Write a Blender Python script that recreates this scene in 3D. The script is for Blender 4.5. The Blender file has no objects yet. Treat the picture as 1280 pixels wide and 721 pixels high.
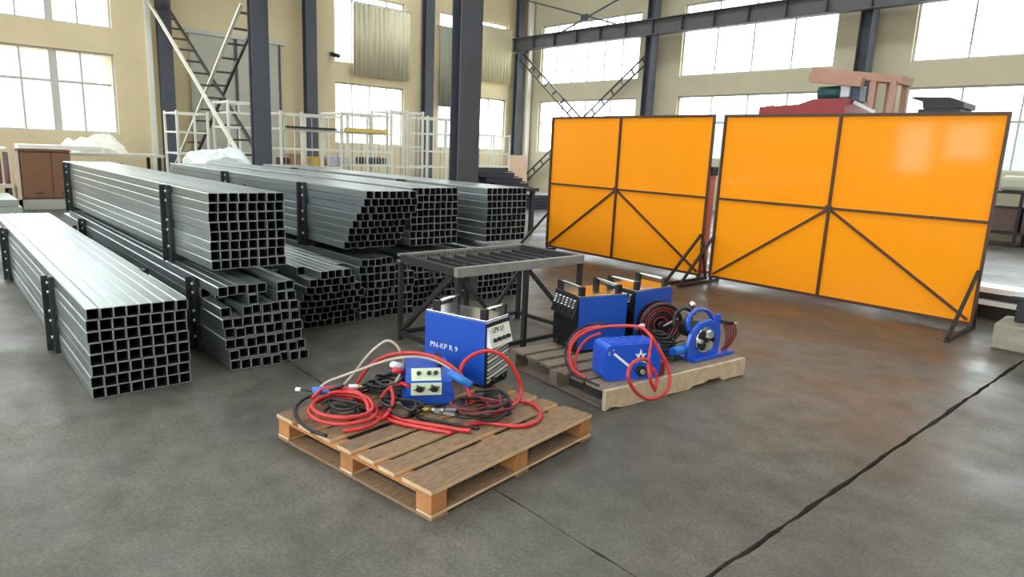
import bpy, bmesh, math, random
from mathutils import Vector, Matrix, noise

random.seed(7)
SC = bpy.context.scene
COL = SC.collection
PI = math.pi

# ------------------------------------------------------------------ camera
cd = bpy.data.cameras.new('camera')
cam = bpy.data.objects.new('camera', cd)
COL.objects.link(cam)
cd.sensor_fit = 'HORIZONTAL'
cd.sensor_width = 36.0
cd.lens = 837.5 / 1280 * 36
cd.clip_start = .05
cd.clip_end = 300
R_ = Vector((0.6604461, 0.7496997, 0.04196786))
D_ = Vector((0.17794241, -0.1019683, -0.97874356))
F_ = Vector((-0.72948437, 0.65387524, -0.20074794))
m = Matrix((( R_.x, -D_.x, -F_.x, 0), (R_.y, -D_.y, -F_.y, 0), (R_.z, -D_.z, -F_.z, 1.6), (0, 0, 0, 1)))
cam.matrix_world = m
SC.camera = cam

# ------------------------------------------------------------------ world and exposure
w = bpy.data.worlds.new('overcast sky')
SC.world = w
w.use_nodes = True
wn = w.node_tree
wn.nodes['Background'].inputs['Color'].default_value = (.94, .97, 1.0, 1)
wn.nodes['Background'].inputs['Strength'].default_value = 4.2
SC.view_settings.view_transform = 'Standard'
SC.view_settings.look = 'None'
SC.view_settings.gamma = 1
SC.view_settings.use_curve_mapping = False
SC.view_settings.exposure = 1.22
SC.cycles.max_bounces = 10
SC.cycles.diffuse_bounces = 5
SC.cycles.glossy_bounces = 3
SC.cycles.transparent_max_bounces = 12
SC.cycles.sample_clamp_indirect = 6


def portal(name, loc, sx, sy, rot):
    l = bpy.data.lights.new(name, 'AREA')
    l.shape = 'RECTANGLE'
    l.size = sx
    l.size_y = sy
    l.cycles.is_portal = True
    o = bpy.data.objects.new(name, l)
    o.location = loc
    o.rotation_euler = rot
    COL.objects.link(o)


# ------------------------------------------------------------------ materials
MATS = {}


def mat(name, col=(.5, .5, .5), rough=.5, metal=0., spec=.5, coat=0., var=.0, scale=8., bump=0., stretch=None, trans=0., alpha=1., rand=0., emit=None, coat_rough=.1):
    if name in MATS:
        return MATS[name]
    M = bpy.data.materials.new(name)
    M.use_nodes = True
    nt = M.node_tree
    p = nt.nodes['Principled BSDF']
    p.inputs['Base Color'].default_value = (*col, 1)
    p.inputs['Roughness'].default_value = rough
    p.inputs['Metallic'].default_value = metal
    p.inputs['Specular IOR Level'].default_value = spec
    p.inputs['Coat Weight'].default_value = coat
    p.inputs['Coat Roughness'].default_value = coat_rough
    if var or bump:
        tc = nt.nodes.new('ShaderNodeTexCoord')
        mp = nt.nodes.new('ShaderNodeMapping')
        if stretch:
            mp.inputs['Scale'].default_value = stretch
        nt.links.new(tc.outputs['Object'], mp.inputs['Vector'])
        no = nt.nodes.new('ShaderNodeTexNoise')
        no.inputs['Scale'].default_value = scale
        no.inputs['Detail'].default_value = 6
        no.inputs['Roughness'].default_value = .65
        nt.links.new(mp.outputs['Vector'], no.inputs['Vector'])
        if var:
            rp = nt.nodes.new('ShaderNodeMapRange')
            rp.inputs['From Min'].default_value = .25
            rp.inputs['From Max'].default_value = .75
            rp.inputs['To Min'].default_value = 1 - var
            rp.inputs['To Max'].default_value = 1 + var
            nt.links.new(no.outputs['Fac'], rp.inputs['Value'])
            mx = nt.nodes.new('ShaderNodeVectorMath')
            mx.operation = 'SCALE'
            mx.inputs[0].default_value = col
            last = rp.outputs['Result']
            if rand:
                oi = nt.nodes.new('ShaderNodeObjectInfo')
                r2 = nt.nodes.new('ShaderNodeMapRange')
                r2.inputs['To Min'].default_value = 1 - rand
                r2.inputs['To Max'].default_value = 1 + rand
                nt.links.new(oi.outputs['Random'], r2.inputs['Value'])
                mu = nt.nodes.new('ShaderNodeMath')
                mu.operation = 'MULTIPLY'
                nt.links.new(last, mu.inputs[0])
                nt.links.new(r2.outputs['Result'], mu.inputs[1])
                last = mu.outputs[0]
            nt.links.new(last, mx.inputs['Scale'])
            nt.links.new(mx.outputs['Vector'], p.inputs['Base Color'])
        if bump:
            b = nt.nodes.new('ShaderNodeBump')
            b.inputs['Strength'].default_value = bump
            b.inputs['Distance'].default_value = .02
            nt.links.new(no.outputs['Fac'], b.inputs['Height'])
            nt.links.new(b.outputs['Normal'], p.inputs['Normal'])
    MATS[name] = M
    return M


def concrete_floor():
    M = bpy.data.materials.new('worn concrete floor')
    M.use_nodes = True
    nt = M.node_tree
    p = nt.nodes['Principled BSDF']
    tc = nt.nodes.new('ShaderNodeNewGeometry')

    def nz(sc, det, rough=.6):
        n = nt.nodes.new('ShaderNodeTexNoise')
        n.inputs['Scale'].default_value = sc
        n.inputs['Detail'].default_value = det
        n.inputs['Roughness'].default_value = rough
        nt.links.new(tc.outputs['Position'], n.inputs['Vector'])
        return n
    a, b, c = nz(.55, 5), nz(5., 8, .7), nz(60., 3)
    r = nt.nodes.new('ShaderNodeValToRGB')
    r.color_ramp.elements[0].position = .36
    r.color_ramp.elements[0].color = (.070, .063, .053, 1)
    r.color_ramp.elements[1].position = .66
    r.color_ramp.elements[1].color = (.128, .117, .102, 1)
    nt.links.new(a.outputs['Fac'], r.inputs['Fac'])
    r2 = nt.nodes.new('ShaderNodeMapRange')
    r2.inputs['From Min'].default_value = .3
    r2.inputs['From Max'].default_value = .7
    r2.inputs['To Min'].default_value = .66
    r2.inputs['To Max'].default_value = 1.34
    nt.links.new(b.outputs['Fac'], r2.inputs['Value'])
    r3 = nt.nodes.new('ShaderNodeMapRange')
    r3.inputs['From Min'].default_value = .3
    r3.inputs['From Max'].default_value = .7
    r3.inputs['To Min'].default_value = .7
    r3.inputs['To Max'].default_value = 1.3
    nt.links.new(c.outputs['Fac'], r3.inputs['Value'])
    mu = nt.nodes.new('ShaderNodeMath')
    mu.operation = 'MULTIPLY'
    nt.links.new(r2.outputs[0], mu.inputs[0])
    nt.links.new(r3.outputs[0], mu.inputs[1])
    sc = nt.nodes.new('ShaderNodeVectorMath')
    sc.operation = 'SCALE'
    nt.links.new(r.outputs['Color'], sc.inputs[0])
    nt.links.new(mu.outputs[0], sc.inputs['Scale'])
    nt.links.new(sc.outputs['Vector'], p.inputs['Base Color'])
    p.inputs['Specular IOR Level'].default_value = .42
    d = nz(1.1, 6, .62)
    rr = nt.nodes.new('ShaderNodeMapRange')
    rr.inputs['From Min'].default_value = .38
    rr.inputs['From Max'].default_value = .62
    rr.inputs['To Min'].default_value = .36
    rr.inputs['To Max'].default_value = .62
    nt.links.new(d.outputs['Fac'], rr.inputs['Value'])
    nt.links.new(rr.outputs[0], p.inputs['Roughness'])
    bp = nt.nodes.new('ShaderNodeBump')
    bp.inputs['Strength'].default_value = .12
    bp.inputs['Distance'].default_value = .01
    nt.links.new(b.outputs['Fac'], bp.inputs['Height'])
    nt.links.new(bp.outputs['Normal'], p.inputs['Normal'])
    return M


def glass_pane():
    M = bpy.data.materials.new('window glass')
    M.use_nodes = True
    nt = M.node_tree
    nt.nodes.remove(nt.nodes['Principled BSDF'])
    t = nt.nodes.new('ShaderNodeBsdfTransparent')
    t.inputs['Color'].default_value = (.93, .96, .95, 1)
    g = nt.nodes.new('ShaderNodeBsdfGlossy')
    g.inputs['Roughness'].default_value = .05
    mx = nt.nodes.new('ShaderNodeMixShader')
    mx.inputs['Fac'].default_value = .06
    nt.links.new(t.outputs[0], mx.inputs[1])
    nt.links.new(g.outputs[0], mx.inputs[2])
    nt.links.new(mx.outputs[0], nt.nodes['Material Output'].inputs['Surface'])
    return M


M_FLOOR = concrete_floor()
M_GLASS = glass_pane()
M_JOINT = mat('dark joint filler', (.012, .011, .010), .9)
M_WALLF = mat('cream painted wall', (.66, .54, .345), .8, var=.06, scale=1.2)
M_WALLR = mat('backlit wall paint', (.56, .50, .36), .8, var=.06, scale=1.2)  # backlit shade of the right wall is put into this darker colour
M_CEIL = mat('pale roof sheeting', (.55, .55, .52), .8)
M_WFRAME = mat('window frame aluminium', (.50, .50, .46), .5)
M_COLUMN = mat('dark grey column paint', (.074, .078, .098), .75, var=.15, scale=3)
M_BEAM = mat('grey beam paint', (.105, .098, .110), .55, var=.12, scale=2)
M_WHITE = mat('white paint', (.80, .78, .70), .45)
M_STEEL = mat('mill finish tube steel', (.33, .365, .375), .36, .85, var=.22, scale=3., stretch=(.35, 14, 14), bump=.03, rand=.10)
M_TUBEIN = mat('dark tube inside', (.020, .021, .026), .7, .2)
M_CUT = mat('cut tube end', (.30, .31, .35), .5, .2)
M_CLAMP = mat('dark clamp steel', (.030, .034, .036), .5, .3, var=.3, scale=6)
M_BOLT = mat('zinc bolt', (.62, .62, .60), .35, .8)
M_WOOD = mat('pallet wood', (.215, .128, .074), .75, var=.5, scale=5, stretch=(3, 14, 14), bump=.15, rand=.18)
M_SAWN = mat('pale sawn board edge', (.60, .42, .25), .75, var=.25, scale=10)
M_WOOD_E = mat('pallet block wood', (.42, .18, .065), .75, var=.3, scale=9, bump=.1, rand=.15)
M_WOODG = mat('grey weathered pallet wood', (.21, .16, .125), .8, var=.4, scale=5, stretch=(3, 14, 14), bump=.15, rand=.15)
M_WOODP = mat('pale chipped pallet beam', (.50, .39, .27), .8, var=.25, scale=14, bump=.2)
M_BLUE = mat('blue powder coat', (.010, .075, .46), .38, coat=.3, var=.05, scale=3)
M_BLUE2 = mat('bright blue paint', (.008, .085, .58), .35, coat=.3)
M_SILVER = mat('silver sheet top', (.66, .66, .64), .16, 1., var=.1, scale=5)
M_PANELW = mat('white control panel', (.72, .74, .72), .4)
M_CREAMG = mat('pale green cream panel', (.62, .70, .52), .45)
M_BLACK = mat('black plastic', (.010, .010, .012), .45)
M_RUBBER = mat('black cable rubber', (.012, .012, .013), .5)
M_RED = mat('red hose rubber', (.52, .022, .026), .38, coat=.2, var=.15, scale=20)
M_DRED = mat('dark red hose rubber', (.15, .016, .022), .45)
M_CREAM = mat('cream cable jacket', (.50, .43, .36), .5)
M_TORCH = mat('blue torch handle', (.02, .16, .55), .35)
M_ORANGE = mat('orange screen sheet', (.94, .305, .003), .6, coat=.42, coat_rough=.07, spec=.12)
M_FRAME = mat('orange tinged screen frame', (.060, .020, .010), .5)  # dark frame with the sheet's orange reflection mixed into the colour
M_FOOT = mat('dark foot frame', (.020, .018, .020), .5)
M_TABLE = mat('dark table frame', (.040, .040, .042), .5, .3, var=.3, scale=10)
M_TABLE2 = mat('worn grey table rail', (.30, .30, .285), .5, .4, var=.25, scale=10)
M_WHITEP = mat('white print', (.82, .84, .86), .5)
M_GREYP = mat('grey plastic', (.35, .35, .36), .5)
M_BRASS = mat('brass', (.65, .42, .12), .3, .9)
M_CHROME = mat('polished metal', (.72, .72, .72), .18, 1.)
M_RACK = mat('off white rack paint', (.74, .72, .64), .5)
M_DOOR = mat('grey door sheet', (.44, .42, .36), .6, var=.06, scale=2)
M_BROWN = mat('brown cabinet board', (.20, .095, .05), .6, var=.12, scale=4)
M_FILM = mat('crumpled plastic film', (.72, .78, .78), .3, coat=.3)
M_TARP = mat('white tarpaulin', (.80, .78, .70), .6)
M_CURT = mat('bamboo coloured curtain', (.68, .62, .46), .8, var=.25, scale=3, stretch=(1, 9, .3))
M_MRED = mat('red machine paint', (.30, .022, .030), .45)
M_PINK = mat('faded pink beam', (.48, .28, .22), .6, var=.1, scale=5)
M_TEAL = mat('teal motor paint', (.012, .075, .085), .4)
M_DARK = mat('dark machine steel', (.030, .028, .038), .5, .3)
M_YELLOW = mat('yellow paint', (.72, .50, .12), .5)
M_CONC = mat('rough concrete block', (.30, .28, .22), .9, var=.2, scale=12, bump=.3)
M_PLATE = mat('pale steel plate', (.55, .60, .57), .35, .6)
M_PURP = mat('dull purple tube', (.20, .12, .15), .5)
M_CARD = mat('brown cardboard', (.42, .26, .16), .8)
M_GROUND = mat('outdoor paving', (.45, .45, .42), .9)
M_BUILD = mat('pale outdoor facade', (.30, .33, .38), .9)


# ------------------------------------------------------------------ geometry helpers
class B:
    def __init__(self):
        self.bm = bmesh.new()

    def box(self, c, s, rz=0., rot=None, bev=0., mi=0):
        M = Matrix.Translation(Vector(c))
        if rot is not None:
            M = M @ rot.to_4x4()
        if rz:
            M = M @ Matrix.Rotation(rz, 4, 'Z')
        M = M @ Matrix.Diagonal((s[0], s[1], s[2], 1))
        r = bmesh.ops.create_cube(self.bm, size=1, matrix=M)
        fs = set()
        for v in r['verts']:
            fs.update(v.link_faces)
        for f in fs:
            f.material_index = mi
        if bev:
            es = set()
            for v in r['verts']:
                es.update(v.link_edges)
            bmesh.ops.bevel(self.bm, geom=list(es), offset=bev, segments=2, affect='EDGES', profile=.5)
        return self

    def bar(self, a, b, w, h=None, mi=0, up=(0, 0, 1)):
        a, b = Vector(a), Vector(b)
        h = h or w
        d = b - a
        x = d.normalized()
        u = Vector(up)
        if abs(x.dot(u)) > .98:
            u = Vector((1, 0, 0))
        y = u.cross(x).normalized()
        z = x.cross(y)
        rot = Matrix((x, y, z)).transposed()
        return self.box((a + b) / 2, (d.length, w, h), rot=rot, mi=mi)

    def cyl(self, a, b, r, n=12, r2=None, mi=0):
        a, b = Vector(a), Vector(b)
        d = b - a
        q = d.to_track_quat('Z', 'Y').to_matrix().to_4x4()
        M = Matrix.Translation((a + b) / 2) @ q
        res = bmesh.ops.create_cone(self.bm, cap_ends=True, segments=n, radius1=r, radius2=r if r2 is None else r2, depth=d.length, matrix=M)
        fs = set()
        for v in res['verts']:
            fs.update(v.link_faces)
        for f in fs:
            f.material_index = mi
            if len(f.verts) == 4:
                f.smooth = True
        return self

    def ball(self, c, r, n=14, sc=(1, 1, 1)):
        res = bmesh.ops.create_uvsphere(self.bm, u_segments=n, v_segments=max(6, n // 2), radius=r, matrix=Matrix.Translation(Vector(c)) @ Matrix.Diagonal((*sc, 1)))
        for v in res['verts']:
            for f in v.link_faces:
                f.smooth = True
        return self

    def tube(self, pts, r, n=8, sub=5, closed=False, mi=0):
        P = smooth(pts, sub, closed)
        L = len(P)
        rings = []
        prev = None
        for i in range(L):
            if closed:
                t = P[(i + 1) % L] - P[i - 1]
            else:
                t = P[min(i + 1, L - 1)] - P[max(i - 1, 0)]
            t.normalize()
            if prev is None:
                u = Vector((0, 0, 1)) if abs(t.z) < .9 else Vector((1, 0, 0))
                prev = (u - t * u.dot(t)).normalized()
            else:
                prev = (prev - t * prev.dot(t)).normalized()
            bi = t.cross(prev)
            rings.append([self.bm.verts.new(P[i] + (prev * math.cos(2 * PI * k / n) + bi * math.sin(2 * PI * k / n)) * r) for k in range(n)])
        for i in range(L if closed else L - 1):
            A, C = rings[i], rings[(i + 1) % L]
            for k in range(n):
                f = self.bm.faces.new((A[k], A[(k + 1) % n], C[(k + 1) % n], C[k]))
                f.smooth = True
                f.material_index = mi
        if not closed:
            self.bm.faces.new(rings[0][::-1])
            self.bm.faces.new(rings[-1])
        return self

    def prism(self, poly, o, ux, uy, dep, bev=0.):
        """polygon in the plane (ux, uy) at o, pushed dep along ux x uy"""
        o, ux, uy = Vector(o), Vector(ux), Vector(uy)
        nz = ux.cross(uy).normalized()
        A = [self.bm.verts.new(o + ux * a + uy * b) for a, b in poly]
        C = [self.bm.verts.new(o + ux * a + uy * b + nz * dep) for a, b in poly]
        k = len(poly)
        self.bm.faces.new(A[::-1])
        self.bm.faces.new(C)
        for i in range(k):
            self.bm.faces.new((A[i], A[(i + 1) % k], C[(i + 1) % k], C[i]))
        if bev:
            es = set()
            for v in A + C:
                es.update(v.link_edges)
            bmesh.ops.bevel(self.bm, geom=list(es), offset=bev, segments=2, affect='EDGES', profile=.5)
        return self

    def mesh(self, name, mats):
        bmesh.ops.recalc_face_normals(self.bm, faces=self.bm.faces[:])
        me = bpy.data.meshes.new(name)
        self.bm.to_mesh(me)
        self.bm.free()
        for x in (mats if isinstance(mats, (list, tuple)) else [mats]):
            me.materials.append(x)
        return me

    def obj(self, name, mats, parent=None):
        return link(name, self.mesh(name, mats), parent)


def smooth(pts, sub, closed=False):
    P = [Vector(p) for p in pts]
    n = len(P)
    if n < 3 or sub < 2:
        return P
    out = []
    for i in range(n if closed else n - 1):
        if closed:
            a, b, c, d = P[i - 1], P[i], P[(i + 1) % n], P[(i + 2) % n]
        else:
            a, b, c, d = P[max(i - 1, 0)], P[i], P[i + 1], P[min(i + 2, n - 1)]
        for k in range(sub):
            t = k / sub
            out.append(.5 * ((2 * b) + (c - a) * t + (2 * a - 5 * b + 4 * c - d) * t * t + (3 * b - a - 3 * c + d) * t ** 3))
    if not closed:
        out.append(P[-1].copy())
    return out


def link(name, me, parent=None):
    o = bpy.data.objects.new(name, me)
    COL.objects.link(o)
    if parent:
        o.parent = parent
    return o


def tag(o, label=None, cat=None, group=None, kind=None):
    if label:
        o['label'] = label
    if cat:
        o['category'] = cat
    if group:
        o['group'] = group
    if kind:
        o['kind'] = kind
    return o


def thing(name, label, cat, loc=(0, 0, 0), rz=0., group=None):
    o = bpy.data.objects.new(name, None)
    o.empty_display_size = .1
    o.location = loc
    o.rotation_euler = (0, 0, rz)
    COL.objects.link(o)
    return tag(o, label, cat, group)


def struct(o, label=None):
    o['kind'] = 'structure'
    if label:
        o['label'] = label
    return o


def lettering(txt, size, M, parent, material, name='lettering'):
    cu = bpy.data.curves.new('text', 'FONT')
    cu.body = txt
    cu.size = size
    cu.extrude = .0008
    cu.align_x = 'LEFT'
    cu.resolution_u = 2
    t = bpy.data.objects.new('text', cu)
    COL.objects.link(t)
    bpy.context.view_layer.update()
    me = bpy.data.meshes.new_from_object(t.evaluated_get(bpy.context.evaluated_depsgraph_get()))
    bpy.data.objects.remove(t)
    me.materials.clear()
    me.materials.append(material)
    o = link(name, me, parent)
    o.matrix_local = M
    return o


def frame(o, ux, uy):
    ux, uy = Vector(ux).normalized(), Vector(uy).normalized()
    uz = ux.cross(uy)
    M = Matrix((ux, uy, uz)).transposed().to_4x4()
    M.translation = Vector(o)
    return M


# ------------------------------------------------------------------ room shell
XF, XL, YR, YL, XN, ZC = -21.2, -20.4, 19.2, -9.0, 9.0, 9.6


def wall(name, axis, pos, thick, a0, a1, z1, openings, material):
    """wall in the plane axis=pos; openings (a0, a1, z0, z1)"""
    b = B()
    xs = sorted({a0, a1, *[o[0] for o in openings], *[o[1] for o in openings]})
    for p, q in zip(xs, xs[1:]):
        if q - p < 1e-4:
            continue
        mid = (p + q) / 2
        holes = sorted((o[2], o[3]) for o in openings if o[0] < mid < o[1])
        z = 0.
        spans = []
        for h in holes:
            if h[0] > z:
                spans.append((z, h[0]))
            z = h[1]
        spans.append((z, z1))
        for s in spans:
            c = (mid, pos + thick / 2, sum(s) / 2) if axis == 'y' else (pos + thick / 2, mid, sum(s) / 2)
            d = (q - p, abs(thick), s[1] - s[0]) if axis == 'y' else (abs(thick), q - p, s[1] - s[0])
            b.box(c, d)
    return struct(b.obj(name, material))


WN = [0]


def window(axis, pos, a0, a1, z0, z1, verts, transoms=(), thick_v=(), portal_dir=None):
    """frame, mullions and panes filling an opening"""
    WN[0] += 1

    def P(a, z, off=0.):
        return (a, pos + off, z) if axis == 'y' else (pos + off, a, z)

    def S(da, dz, dd):
        return (da, dd, dz) if axis == 'y' else (dd, da, dz)
    b = B()
    t = .05
    for a in (a0 + t / 2, a1 - t / 2):
        b.box(P(a, (z0 + z1) / 2), S(t, z1 - z0, .07))
    for z in (z0 + t / 2, z1 - t / 2):
        b.box(P((a0 + a1) / 2, z), S(a1 - a0 - 2 * t, t, .07))
    fr = struct(b.obj('window_%d' % WN[0], M_WFRAME))
    cuts = sorted([a0 + t] + [v for v in verts] + [a1 - t])
    for v in verts:
        wd = .17 if v in thick_v else .045
        B().box(P(v, (z0 + z1) / 2), S(wd, z1 - z0 - 2 * t, .06)).obj('mullion', M_WFRAME, fr)
    zc = [z0 + t] + list(transoms) + [z1 - t]
    for z in transoms:
        for p, q in zip(cuts, cuts[1:]):
            B().box(P((p + q) / 2, z), S(q - p - .05, .06, .055)).obj('transom', M_WFRAME, fr)
    for p, q in zip(cuts, cuts[1:]):
        for r, s in zip(zc, zc[1:]):
            B().box(P((p + q) / 2, (r + s) / 2), S(q - p - .04, s - r - .02, .006)).obj('pane', M_GLASS, fr)
    return fr


def even(a, b, n):
    return [a + (b - a) * k / n for k in range(1, n)]


# floor: dark sub base with cast slabs and open joints
sub = struct(B().box(((XN - 24) / 2, 5.1, -.13), (XN + 24, 32, .16)).obj('floor', M_JOINT), 'grey worn concrete factory floor with dark joints')
J = -1.205
def slab(x0, x1, y0, y1, rag):
    """cast slab; the sides named in rag are chipped along the joint"""
    rn = random.Random(int(x0 * 10) + int(y1 * 7))

    def side(p, q, dx, dy, on):
        n = max(1, int(math.hypot(q[0] - p[0], q[1] - p[1]) / .09)) if on else 1
        out = []
        for k in range(n):
            u = k / n
            j = (rn.uniform(-.006, .006) + .012 * max(0, noise.noise(Vector((k * .21, x0, y1))))) if on and k else 0
            out.append((p[0] + (q[0] - p[0]) * u + dx * j, p[1] + (q[1] - p[1]) * u + dy * j))
        return out
    poly = side((x0, y0), (x1, y0), 0, 1, 'S' in rag) + side((x1, y0), (x1, y1), -1, 0, 'E' in rag) + side((x1, y1), (x0, y1), 0, -1, 'N' in rag) + side((x0, y1), (x0, y0), 1, 0, 'W' in rag)
    B().prism(poly, (0, 0, -.1), (1, 0, 0), (0, 1, 0), .1).obj('slab', M_FLOOR, sub)


slab(J + .011, XN, YL, YR + .2, 'W')
slab(XF - .3, J - .011, 1.955, YR + .2, 'SE')
slab(XF - .3, J - .011, YL, 1.947, 'NE')

LZ = (1.6, 3.6)
UZ = (4.22, 6.45)
RW = [(-20.3, -15.38), (-13.66, -8.67), (-6.72, -1.75), (.15, 5.1)]
wall('wall_right', 'y', YR, .3, XF - .3, XN, ZC, [(a, b, *z) for a, b in RW for z in (LZ, UZ)], M_WALLR)
for i, (a, b) in enumerate(RW):
    n = (6, 4, 4, 4)[i]
    window('y', YR + .12, a, b, *LZ, even(a, b, 4), (2.75,))
    window('y', YR + .12, a, b, *UZ, even(a, b, n))
    for z in (LZ, UZ):
        portal('skylight portal', ((a + b) / 2, YR + .32, (z[0] + z[1]) / 2), b - a, z[1] - z[0], (-PI / 2, 0, 0))
# far wall, nearer left piece and stepped back middle piece
FLW = [(-4.2, 4.2)]
wall('wall_far_left', 'x', XL, -1.1, YL, 5.02, ZC, [(a, b, *z) for a, b in FLW for z in (LZ, UZ)], M_WALLF)
for a, b in FLW:
    vs = [-3.5, -2.8, -2.1, -1.4, -.7, 0.1, .82, 1.52, 2.21, 2.88, 3.47]
    tv = (-2.8, 0.1, 2.88)
    window('x', XL - .12, a, b, *LZ, [v for v in vs], (2.83,), tv)
    window('x', XL - .12, a, b, *UZ, [v for v in vs], (), tv)
    for z in (LZ, UZ):
        portal('skylight portal', (XL - 1.12, (a + b) / 2, (z[0] + z[1]) / 2), z[1] - z[0], b - a, (0, -PI / 2, 0))
FMW = [(10.78, 13.45), (14.95, 18.25)]
wall('wall_far', 'x', XF, -.3, 5.02, YR, ZC, [(a, b, *z) for a, b in FMW for z in (LZ, UZ)], M_WALLF)
for a, b in FMW:
    for z in (LZ, UZ):
        window('x', XF - .12, a, b, *z, even(a, b, 4), (), ())
        portal('skylight portal', (XF - .32, (a + b) / 2, (z[0] + z[1]) / 2), z[1] - z[0], b - a, (0, -PI / 2, 0))
LW = [(-8.1, -7.05, 1.45, 3.05), (-6.75, -5.5, 1.9, 3.05), (-2.8, 2.2, 1.0, 3.6), (3.6, 8.2, 1.0, 3.6)]  # unseen wall; openings sized and placed for daylight and the screen's reflection
LW += [(a, b, 4.22, 8.2) for a, b in ((-18.6, -12.4), (-11.2, -5.0), (-3.8, 2.4), (3.4, 8.4))]
wall('wall_left', 'y', YL, -.3, XF - .3, XN, ZC, LW, M_WALLF)
for a, b, z0, z1 in LW:
    window('y', YL - .12, a, b, z0, z1, even(a, b, max(1, int((b - a) / 1.2))))
    portal('skylight portal', ((a + b) / 2, YL - .32, (z0 + z1) / 2), b - a, z1 - z0, (PI / 2, 0, 0))
# wall behind the photographer
wall('wall_near', 'x', XN, .3, YL, YR, ZC, [], M_WALLF)
# roof with glazed strips
b = B()
strips = [(-5.6, -4.4), (3.0, 4.4), (12.6, 14.2)]
y = YL - .3
for s0, s1 in strips + [(YR + .3, YR + .3)]:
    b.box(((XF + XN) / 2 - .15, (y + s0) / 2, ZC + .1), (XN - XF + .9, s0 - y, .2))
    y = s1
struct(b.obj('ceiling', M_CEIL))
for s0, s1 in strips:
    WN[0] += 1
    f = B()
    for x in range(-21, 10, 3):
        f.box((x, (s0 + s1) / 2, ZC + .12), (.08, s1 - s0, .08))
    fr = struct(f.obj('window_%d' % WN[0], M_WFRAME))
    for x in range(-21, 9, 3):
        B().box((x + 1.5, (s0 + s1) / 2, ZC + .12), (2.9, s1 - s0 - .02, .01)).obj('pane', M_GLASS, fr)
    portal('skylight portal', (-6.1, (s0 + s1) / 2, ZC + .25), 30.2, s1 - s0, (0, 0, 0))

# outside world seen as pale shapes through the lower panes
struct(B().box((-6, 5, -.5), (160, 160, .2)).obj('ground', M_GROUND))
tag(B().box((-52, -6, 3.4), (6, 30, 7.2)).obj('outdoor_building', M_BUILD), 'pale building outside beyond the left windows', 'building')
tag(B().box((-6, 42, 2.1), (60, 3, 5), bev=.3).obj('outdoor_hedge', mat('outdoor hedge', (.22, .29, .26), .9, var=.3, scale=.6)), 'washed out green hedge outside the right windows', 'hedge')

# trim: white downpipe strip at the wall step, white pipe in the corner
struct(B().box((XL + .04, 5.03, ZC / 2), (.10, .13, ZC)).obj('trim_1', M_WHITE))
struct(B().box((-20.75, 19.02, ZC / 2), (.14, .2, ZC)).obj('trim_2', M_WHITE))

# ------------------------------------------------------------------ steel columns and runway beams


def column(x, y, label, wy=.38, dx=.22, z=ZC):
    t = thing('steel_column', label, 'column', (x, y, 0))
    for s in (-1, 1):
        B().box((s * (dx / 2 - .01), 0, z / 2 + .01), (.02, wy, z - .02)).obj('flange', M_COLUMN, t)
    B().box((0, 0, z / 2 + .01), (dx - .04, .016, z - .02)).obj('web', M_COLUMN, t)
    B().box((0, 0, .01), (dx + .12, wy + .12, .02)).obj('base_plate', M_COLUMN, t)
    return t


column(-6.99, 5.34, 'dark grey steel column rising behind the middle tube bundles', .33, .20)
column(-13.46, 5.25, 'dark grey steel column at the right foot of the ladder-like cross brace', .33, .2)
column(-20.15, 5.36, 'dark grey steel column beside the white strip at the left wall step', .34, .2)
column(-7.67, 18.72, 'dark steel column between two right wall windows above the red machine', .40, .30)
column(-14.5, 18.72, 'dark steel column carrying the crane beam above the left orange screen', .36, .26)
column(-20.95, 18.62, 'dark steel column in the far right corner at the end of the crane beam', .28, .2)
column(-20.85, 9.75, 'brown grey steel column between the grey door and the curtained window', .36, .26)
column(-20.95, 14.27, 'brown grey steel column between the two far windows', .36, .26)


def runway(y, x0, x1, label, step):
    t = thing('crane_beam', label, 'beam', (0, y, 0))
    L, c = x1 - x0, (x0 + x1) / 2
    B().box((c, 0, 5.47), (L, .26, .03)).obj('bottom_flange', M_BEAM, t)
    B().box((c, 0, 5.93), (L, .30, .03)).obj('top_flange', M_BEAM, t)
    B().box((c, 0, 5.70), (L, .016, .43)).obj('web', M_BEAM, t)
    n = int(L / step)
    for k in range(n + 1):
        x = x0 + .1 + k * step
        for s in (-1, 1):
            if s == -1 or y < 10:
                B().box((x, s * .065, 5.70), (.02, .11, .43)).obj('stiffener', M_COLUMN, t)
    B().box((x0 + .01, 0, 5.70), (.03, .34, .60)).obj('end_plate', M_WHITE if y > 10 else M_BEAM, t)
    if y < 10:
        B().prism([(0, 5.45), (1.3, 5.45), (.45, 5.12), (0, 5.12)], (x0, .13, 0), (1, 0, 0), (0, 0, 1), .26).obj('bracket', M_COLUMN, t)
    return t


runway(18.42, -21.05, 8.6, 'long grey crane runway beam with stiffeners along the right wall', 1.12)
runway(4.98, -19.95, 8.6, 'grey crane runway beam end above the left wall step', 1.12)


def lattice(label, p0, p1, off, n, m_a, m_b, w=.06):
    t = thing('lattice_brace', label, 'brace')
    p0, p1, off = Vector(p0), Vector(p1), Vector(off)
    B().bar(p0 - off, p1 - off, w).obj('chord', m_a, t)
    B().bar(p0 + off, p1 + off, w).obj('chord', m_b, t)
    for k in range(n):
        q = p0.lerp(p1, (k + .5) / n)
        B().bar(q - off * .9, q + off * .9, .06, .04).obj('rung', m_b, t)
    return t


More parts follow.
